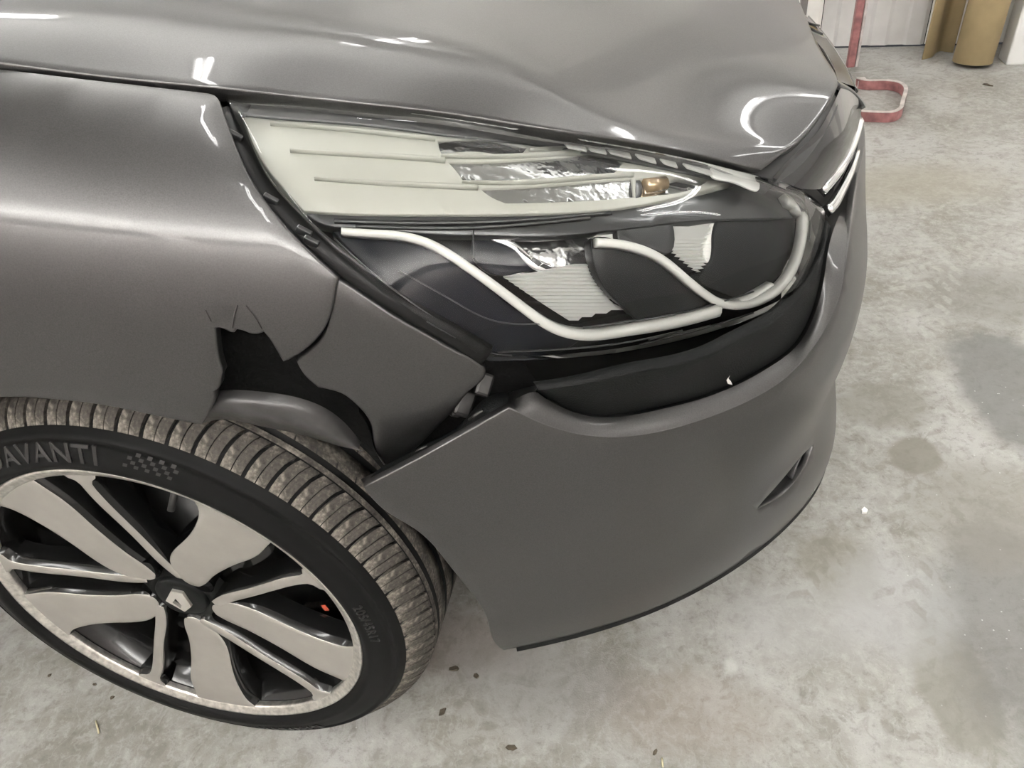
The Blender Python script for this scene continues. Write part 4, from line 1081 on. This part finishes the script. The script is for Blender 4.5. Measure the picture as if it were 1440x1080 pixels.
rim = mobj('wheel_rim', *lathe_geo([(.2335, -.004), (.2280, -.010), (.2235, -.016), (.2150, -.030), (.2090, -.055), (.2050, -.10), (.2060, -.17), (.225, -.18)], 120), M['rim_black'], car, label='black and machined silver alloy wheel')
rim.matrix_local = WM
mobj('rim_lip', *lathe_geo([(.2325, -.006), (.2350, -.003), (.2352, -.0005), (.2338, .0008), (.2315, .0004), (.2285, -.0016), (.2250, -.0035), (.2225, -.0045), (.2215, -.0070), (.2225, -.014)], 160), M['lip'], rim, label='scuffed silver rim edge')
def face_z(r): return -.0042 - .016 * (1 - np.clip(r, 0, .226) / .226)
def spoke_geo(px, thick=.03, h=.008, bev=.0012):
    px = np.asarray(px); V, F, lp = triangulate(px, [], h)
    r = np.hypot(V[:, 0], V[:, 1]); P = np.c_[V, face_z(r)]
    q = np.array(lp[0]); q = q[np.r_[True, q[1:] != q[:-1]]]; pv = V[q]; n = len(q)
    area = .5 * np.sum(pv[:, 0] * np.roll(pv[:, 1], -1) - np.roll(pv[:, 0], -1) * pv[:, 1])
    tg_ = np.roll(pv, -1, 0) - np.roll(pv, 1, 0); tg_ /= np.linalg.norm(tg_, axis=1)[:, None] + 1e-12
    out = np.stack([tg_[:, 1], -tg_[:, 0]], -1) * np.sign(area)
    rings = [np.c_[pv + out * bev, P[q][:, 2] - bev * .7], np.c_[pv + out * (bev + .003), P[q][:, 2] - thick * .45], np.c_[pv + out * (bev + .004), P[q][:, 2] - thick]]
    a, b, c = V[F[:, 0]], V[F[:, 1]], V[F[:, 2]]
    cr = (b - a)[:, 0] * (c - a)[:, 1] - (b - a)[:, 1] * (c - a)[:, 0]; F[cr < 0] = F[cr < 0][:, ::-1]
    VV = [P]; FF = [tuple(f) for f in F]; mi = [0] * len(FF); base_ = len(P); prev = q
    for k, rg in enumerate(rings):
        cur = base_ + np.arange(n); base_ += n; VV.append(rg)
        for i in range(n):
            j = (i + 1) % n; f = (prev[i], cur[i], cur[j], prev[j]); FF.append(f if area > 0 else f[::-1]); mi.append(0 if k == 0 else 1)
        prev = cur
    return np.vstack(VV), FF, mi
wide = np.array([(42, 6), (54, 20), (72, 30), (96, 32), (130, 27), (160, 24), (190, 25), (212, 31), (226, 42), (229.5, 28), (231, 0), (229, -28), (225, -46), (212, -45), (190, -46), (170, -43), (140, -32), (110, -23), (80, -17), (60, -15), (46, -11)]) / 1000
nar = np.array([(40, -17), (52, -13), (75, -8), (110, -5), (160, 2), (200, 5.5), (214, 8), (221, 17), (227.5, 17), (228.5, 0), (227, -22), (220, -21), (212, -10), (198, -6.5), (160, -9.5), (110, -16), (72, -20.5), (50, -25), (40, -25)]) / 1000
def dense(poly, n=4): return smooth_px(poly, n, closed=True)
wide_o = outline([(42, 6), (54, 20), (72, 30), (96, 32), (130, 27), (160, 24), (190, 25), (212, 31), (224, 42)], [(224, 42), (229, 21), (230.5, 0), (229, -24), (223, -49)],
                 [(223, -49), (206, -47), (188, -46), (168, -42), (140, -32), (110, -23), (80, -17), (60, -15), (46, -11)], [(46, -11), (41, -3), (42, 6)], n=3) / 1000
gw = spoke_geo(wide_o); gn = spoke_geo(dense(nar, 3), h=.006)
mw_ = mesh_data('wide_spoke', gw[0], gw[1], [M['silver'], M['rim_black']], True, gw[2]); mn_ = mesh_data('narrow_spoke', gn[0], gn[1], [M['silver'], M['rim_black']], True, gn[2])
for me in (mw_, mn_): me.shade_auto_smooth if False else None
for k in range(5):
    for nm, me, a in (('wide_spoke', mw_, 52.0), ('narrow_spoke', mn_, 23.0)):
        o = bpy.data.objects.new(nm, me); link(o, rim); o.matrix_local = Matrix.Rotation(math.radians(a - 72 * k), 4, 'Z')
    a = math.radians(37 - 72 * k); cx, cy = .055 * math.cos(a), .055 * math.sin(a)
    V, F = lathe_geo([(.0135, -.017), (.0125, -.022), (.0115, -.045), (.0095, -.046), (.0095, -.034), (.0085, -.032), (0, -.032)], 20); o = mobj('wheel_bolt', V + [cx, cy, 0], F, M['rim_black'], rim)
    # glossy web between each pair of spokes
    a2 = math.radians(37.5 - 72 * k); R2 = np.array([[math.cos(a2), -math.sin(a2)], [math.sin(a2), math.cos(a2)]])
    w2 = np.array([(.035, -.018), (.06, -.028), (.09, -.026), (.14, -.05), (.21, -.075), (.214, 0), (.21, .05), (.14, .035), (.09, .03), (.06, .028), (.035, .02)])
    nw = len(w2); zz = -.040 - .012 * np.hypot(w2[:, 0], w2[:, 1]) / .2
    mobj('spoke_web', np.vstack([np.c_[w2 @ R2.T, zz], [[*(R2 @ [.12, -.005]), -.062]]]), [(i, (i + 1) % nw, nw) for i in range(nw)], M['rim_black'], rim, smooth=True)
V, F = lathe_geo([(.058, -.036), (.052, -.026), (.043, -.0225), (.036, -.0215), (.0345, -.024), (.0335, -.024)], 48); mobj('hub_disc', V, F, M['black_matt'], rim)
cap = mobj('centre_cap', *lathe_geo([(.0335, -.026), (.0330, -.0195), (.031, -.0178), (.022, -.0165), (.0, -.0160)], 48), M['black_matt'], rim, label='black centre cap with silver diamond badge')
# diamond badge: a tall lozenge ring folded along one flank
bd = math.radians(-32)
def rot2(p, a): return (p[0] * math.cos(a) - p[1] * math.sin(a), p[0] * math.sin(a) + p[1] * math.cos(a))
bo = np.array([(-.0014, .0192), (.0118, .0165), (.0135, -.008), (0, -.020), (-.0175, -.002)]) * 1.05; bh = np.array([(-.0018, .0052), (.0010, -.008), (-.003, -.0146), (-.0095, -.0040)])
V2, F2, lp2 = triangulate(bo, [bh], .02); nb2 = len(V2)
VV = np.vstack([np.c_[V2, np.full(nb2, -.0128)], np.c_[V2, np.full(nb2, -.0170)]]); FF = [tuple(f) for f in F2]
for q in lp2: FF += [(q[i], q[(i + 1) % len(q)], q[(i + 1) % len(q)] + nb2, q[i] + nb2) for i in range(len(q))]
ob = mobj('badge', VV, FF, M['badge'], rim, smooth=False, label='silver diamond badge')
# valve, brake disc and drum behind the spokes
a = math.radians(71); V, F = lathe_geo([(.0, .0), (.0045, .0), (.0048, .010), (.0040, .013), (.0040, .032), (.0, .034)], 12)
ov = mobj('valve', V, F, M['steel'], rim); ov.matrix_local = Matrix.Translation((.198 * math.cos(a), .198 * math.sin(a), -.034)) @ Matrix.Rotation(a + math.pi, 4, 'Z') @ Matrix.Rotation(math.radians(62), 4, 'Y')
mobj('brake_disc', *lathe_geo([(.205, -.16), (.14, -.15), (.138, -.075), (.075, -.073), (.07, -.05), (.0, -.05)], 64), M['black'], rim)
for (rr, aa, zz) in [(.175, -7, -.045), (.150, -125, -.050), (.165, -48, -.052)]:
    a = math.radians(aa); V, F = box_geo((-.003, -.005, 0), (.003, .005, .001)); o = mobj('red_paint_mark', V, F, M['red_dust'], rim, smooth=False); o.location = (rr * math.cos(a), rr * math.sin(a), zz + .004); o.rotation_euler = (0, 0, a + .4)

# ------------------------------------------------------------------ background things
M['stand_red'] = mat('chipped_red_paint', (.27, .115, .115), 0, .45, noise=(30, .5, 5))
M['stand_pale'] = mat('pale_worn_steel', (.52, .48, .46), .3, .5, noise=(30, .3, 5))
M['stand_grey'] = mat('grey_steel', (.20, .19, .19), .5, .5)
M['kraft'] = mat('kraft_paper', (.46, .36, .20), 0, .7, noise=(20, .08, 4))
M['white_box'] = mat('white_foam_board', (.72, .72, .70), 0, .6)
st_ = empty('panel_stand', (1.40, 1.86, 0)); tag(st_, 'chipped red steel panel stand with looped foot beside white wall', 'stand')
def bar(name, a, b, w, d, m_, parent):
    a = np.array(a, float); b = np.array(b, float); ax = (b - a); L_ = np.linalg.norm(ax)
    V, F = box_geo((-w / 2, -d / 2, 0), (w / 2, d / 2, L_)); o = mobj(name, V, F, m_, parent, smooth=False)
    o.rotation_euler = Vector(ax).to_track_quat('Z', 'Y').to_euler(); o.location = a; bevel(o, min(w, d) * .15); return o
bar('upright', (0, 0, .02), (0, .01, 1.15), .028, .028, M['stand_red'], st_)
bar('upright_sleeve', (.022, .004, .02), (.022, .014, 1.1), .010, .024, M['stand_pale'], st_)
g1 = np.array([1.253, 2.02, 0.0]) - [1.40, 1.86, 0]
bar('upright', g1 + [-.058, .02, 0.02], g1 + [-.058, .02, 1.15], .022, .022, M['stand_red'], st_)
bar('upright', g1 + [-.02, 0, 0.02], g1 + [-.02, 0, 1.10], .026, .026, M['stand_grey'], st_)
bar('crossbar', g1 + [-.06, 0, .8], (0, 0, .8), .02, .02, M['stand_grey'], st_)
lp = [atz(*p, .018) - [1.40, 1.86, 0] for p in [(1205, 116), (1218, 119), (1240, 119), (1260, 121), (1270, 126), (1272, 136), (1268, 150), (1263, 160), (1252, 164), (1235, 164), (1215, 163), (1195, 160)]]
V, F = sweep_geo(Curve(lp)(np.linspace(0, 1, 70)), np.tile([0, 0, 1.0], (70, 1)), [(-.006, -.017), (-.006, .016), (.006, .016), (.006, -.017)]); mobj('foot_loop', V, F, M['stand_red'], st_, smooth=False)
V, F = sweep_geo(Curve(lp)(np.linspace(0, 1, 70)), np.tile([0, 0, 1.0], (70, 1)), [(-.0065, .015), (-.0065, .0175), (.0065, .0175), (.0065, .015)]); mobj('worn_edge', V, F, M['stand_pale'], st_, smooth=False)
V, F = box_geo((-.016, -.02, 0), (.016, .02, .03)); o = mobj('foot_bracket', V, F, M['stand_pale'], st_, smooth=False); o.location = atz(1210, 122, .0) - [1.40, 1.86, 0]; bevel(o, .004)
# leaning kraft paper roll
def lean_tube(name, base_, topd, r, a0, a1, m_, label, thick=.004, H=1.1, n=40):
    ax = np.array(topd, float); ax /= np.linalg.norm(ax); e1 = np.cross(ax, [0, 1, 0]); e1 /= np.linalg.norm(e1); e2 = np.cross(ax, e1)
    V = []; ths = np.radians(np.linspace(a0, a1, n))
    for rr in (r, r - thick):
        for t in ths:
            off = rr * (math.cos(t) * e1 + math.sin(t) * e2)
            V += [np.array(base_) + off, np.array(base_) + off + ax * H]
    V = np.array(V); F = []
    for k in range(n - 1):
        F += [(2 * k, 2 * k + 2, 2 * k + 3, 2 * k + 1), (2 * n + 2 * k, 2 * n + 2 * k + 1, 2 * n + 2 * k + 3, 2 * n + 2 * k + 2),
              (2 * k, 2 * n + 2 * k, 2 * n + 2 * k + 2, 2 * k + 2), (2 * k + 1, 2 * k + 3, 2 * n + 2 * k + 3, 2 * n + 2 * k + 1)]
    if a1 - a0 < 355: F += [(0, 1, 2 * n + 1, 2 * n), (2 * n - 2, 4 * n - 2, 4 * n - 1, 2 * n - 1)]
    V[:, 2] = np.maximum(V[:, 2], .002)
    return tag(mobj(name, V, F, m_), label, 'paper roll')
c1 = (np.array(atz(1362, 95, 0)) + np.array([.020, .030, .012]))
lean_tube('kraft_paper_roll', c1, (.055, .06, 1), .068, 0, 360, M['kraft'], 'brown kraft paper roll leaning in front of the loose brown sheet')
shp = [atz(*p, .004) for p in [(1297, 84), (1309, 81), (1317, 74), (1323, 72), (1330, 73), (1340, 74)]]
c = Curve(shp)(np.linspace(0, 1, 30)); V = np.vstack([c, c + np.array([.03, .03, 1.0])]); F = [(i, i + 1, 30 + i + 1, 30 + i) for i in range(29)]
o = tag(mobj('kraft_paper_sheet', V, F, M['kraft']), 'curled brown kraft paper sheet standing against the white boarded wall', 'paper sheet'); md = o.modifiers.new('thick', 'SOLIDIFY'); md.thickness = .004
V, F = box_geo((0, 0, 0), (.30, .10, .9)); o = tag(mobj('white_board', V, F, M['white_box'], smooth=False), 'white foam board standing upright beside the brown paper roll', 'board'); bevel(o, .006)
o.location = atz(1414, 92, 0); o.rotation_euler = (math.radians(-3), math.radians(2), ang + .1)

# ------------------------------------------------------------------ bits lying on the floor
M['leaf'] = mat('dry_brown_leaf', (.08, .065, .045), 0, .8, noise=(80, .4, 4)); M['straw'] = mat('pale_straw', (.60, .54, .36), 0, .7)
M['chipw'] = mat('white_plaster', (.82, .82, .80), 0, .7)
def scrap(name, px, py, sx, sy, rot, m_, label, cat, h=.004, n=9, seed=0):
    r = np.random.default_rng(seed); a = np.linspace(0, 2 * np.pi, n, endpoint=False)
    k = r.uniform(.7, 1.15, n); ring = np.c_[sx * k * np.cos(a), sy * k * np.sin(a)]
    V = np.vstack([np.c_[ring, np.full(n, .0005)], np.c_[ring * .9, h * r.uniform(.6, 1.2, n)], [[0, 0, h * .8]]])
    F = [(i, (i + 1) % n, n + (i + 1) % n, n + i) for i in range(n)] + [(n + i, n + (i + 1) % n, 2 * n) for i in range(n)] + [tuple(range(n - 1, -1, -1))]
    o = tag(mobj(name, V, F, m_, smooth=False), label, cat); p = atz(px, py, 0); o.location = p; o.rotation_euler = (0, 0, rot); return o
scrap('plaster_chip', 1215, 720, .007, .006, .2, M['chipw'], 'square white plaster chip lying in front of the bumper', 'chip', .006, 5, 1)
scrap('leaf_scrap', 639, 941, .009, .005, .1, M['leaf'], 'dark leaf scrap nearest the front tyre tread', 'leaf', .003, 9, 2)
scrap('leaf_scrap', 670, 951, .005, .005, .6, M['leaf'], 'small brown leaf scrap below the bumper corner', 'leaf', .003, 7, 3)
scrap('leaf_scrap', 622, 1002, .007, .004, .9, M['leaf'], 'crumpled leaf scrap between tyre and picture bottom', 'leaf', .003, 8, 4)
scrap('leaf_scrap', 718, 1052, .009, .005, .0, M['leaf'], 'greenish flat leaf scrap nearest the bottom middle', 'leaf', .002, 6, 5)
scrap('leaf_scrap', 158, 981, .004, .003, .5, M['leaf'], 'tiny black crumb below the wheel, rightmost of three', 'crumb', .002, 6, 6)
scrap('leaf_scrap', 133, 963, .004, .002, .0, M['leaf'], 'tiny black crumb below the wheel, middle of three', 'crumb', .002, 6, 7)
scrap('leaf_scrap', 70, 950, .003, .003, .0, M['leaf'], 'tiny black crumb below the wheel, leftmost of three', 'crumb', .002, 6, 8)
scrap('leaf_scrap', 921, 1058, .005, .0025, 1.1, M['leaf'], 'slim brown leaf scrap beside the pale straw stub', 'leaf', .002, 7, 9)
scrap('leaf_scrap', 1388, 120, .02, .006, -.9, M['leaf'], 'dark twig scrap on the floor before the brown paper roll', 'twig', .004, 7, 10)
def straw(px0, py0, px1, py1, label):
    a = atz(px0, py0, .002); b = atz(px1, py1, .002); o = tube('straw', [a, (a + b) / 2 + [0, 0, .0006], b], .0013, M['straw'], None, n=6); tag(o, label, 'straw')
straw(135, 1014, 139, 1031, 'pale straw lying below the wheel'); straw(931, 1066, 932, 1079, 'pale straw stub at the bottom edge of the picture')
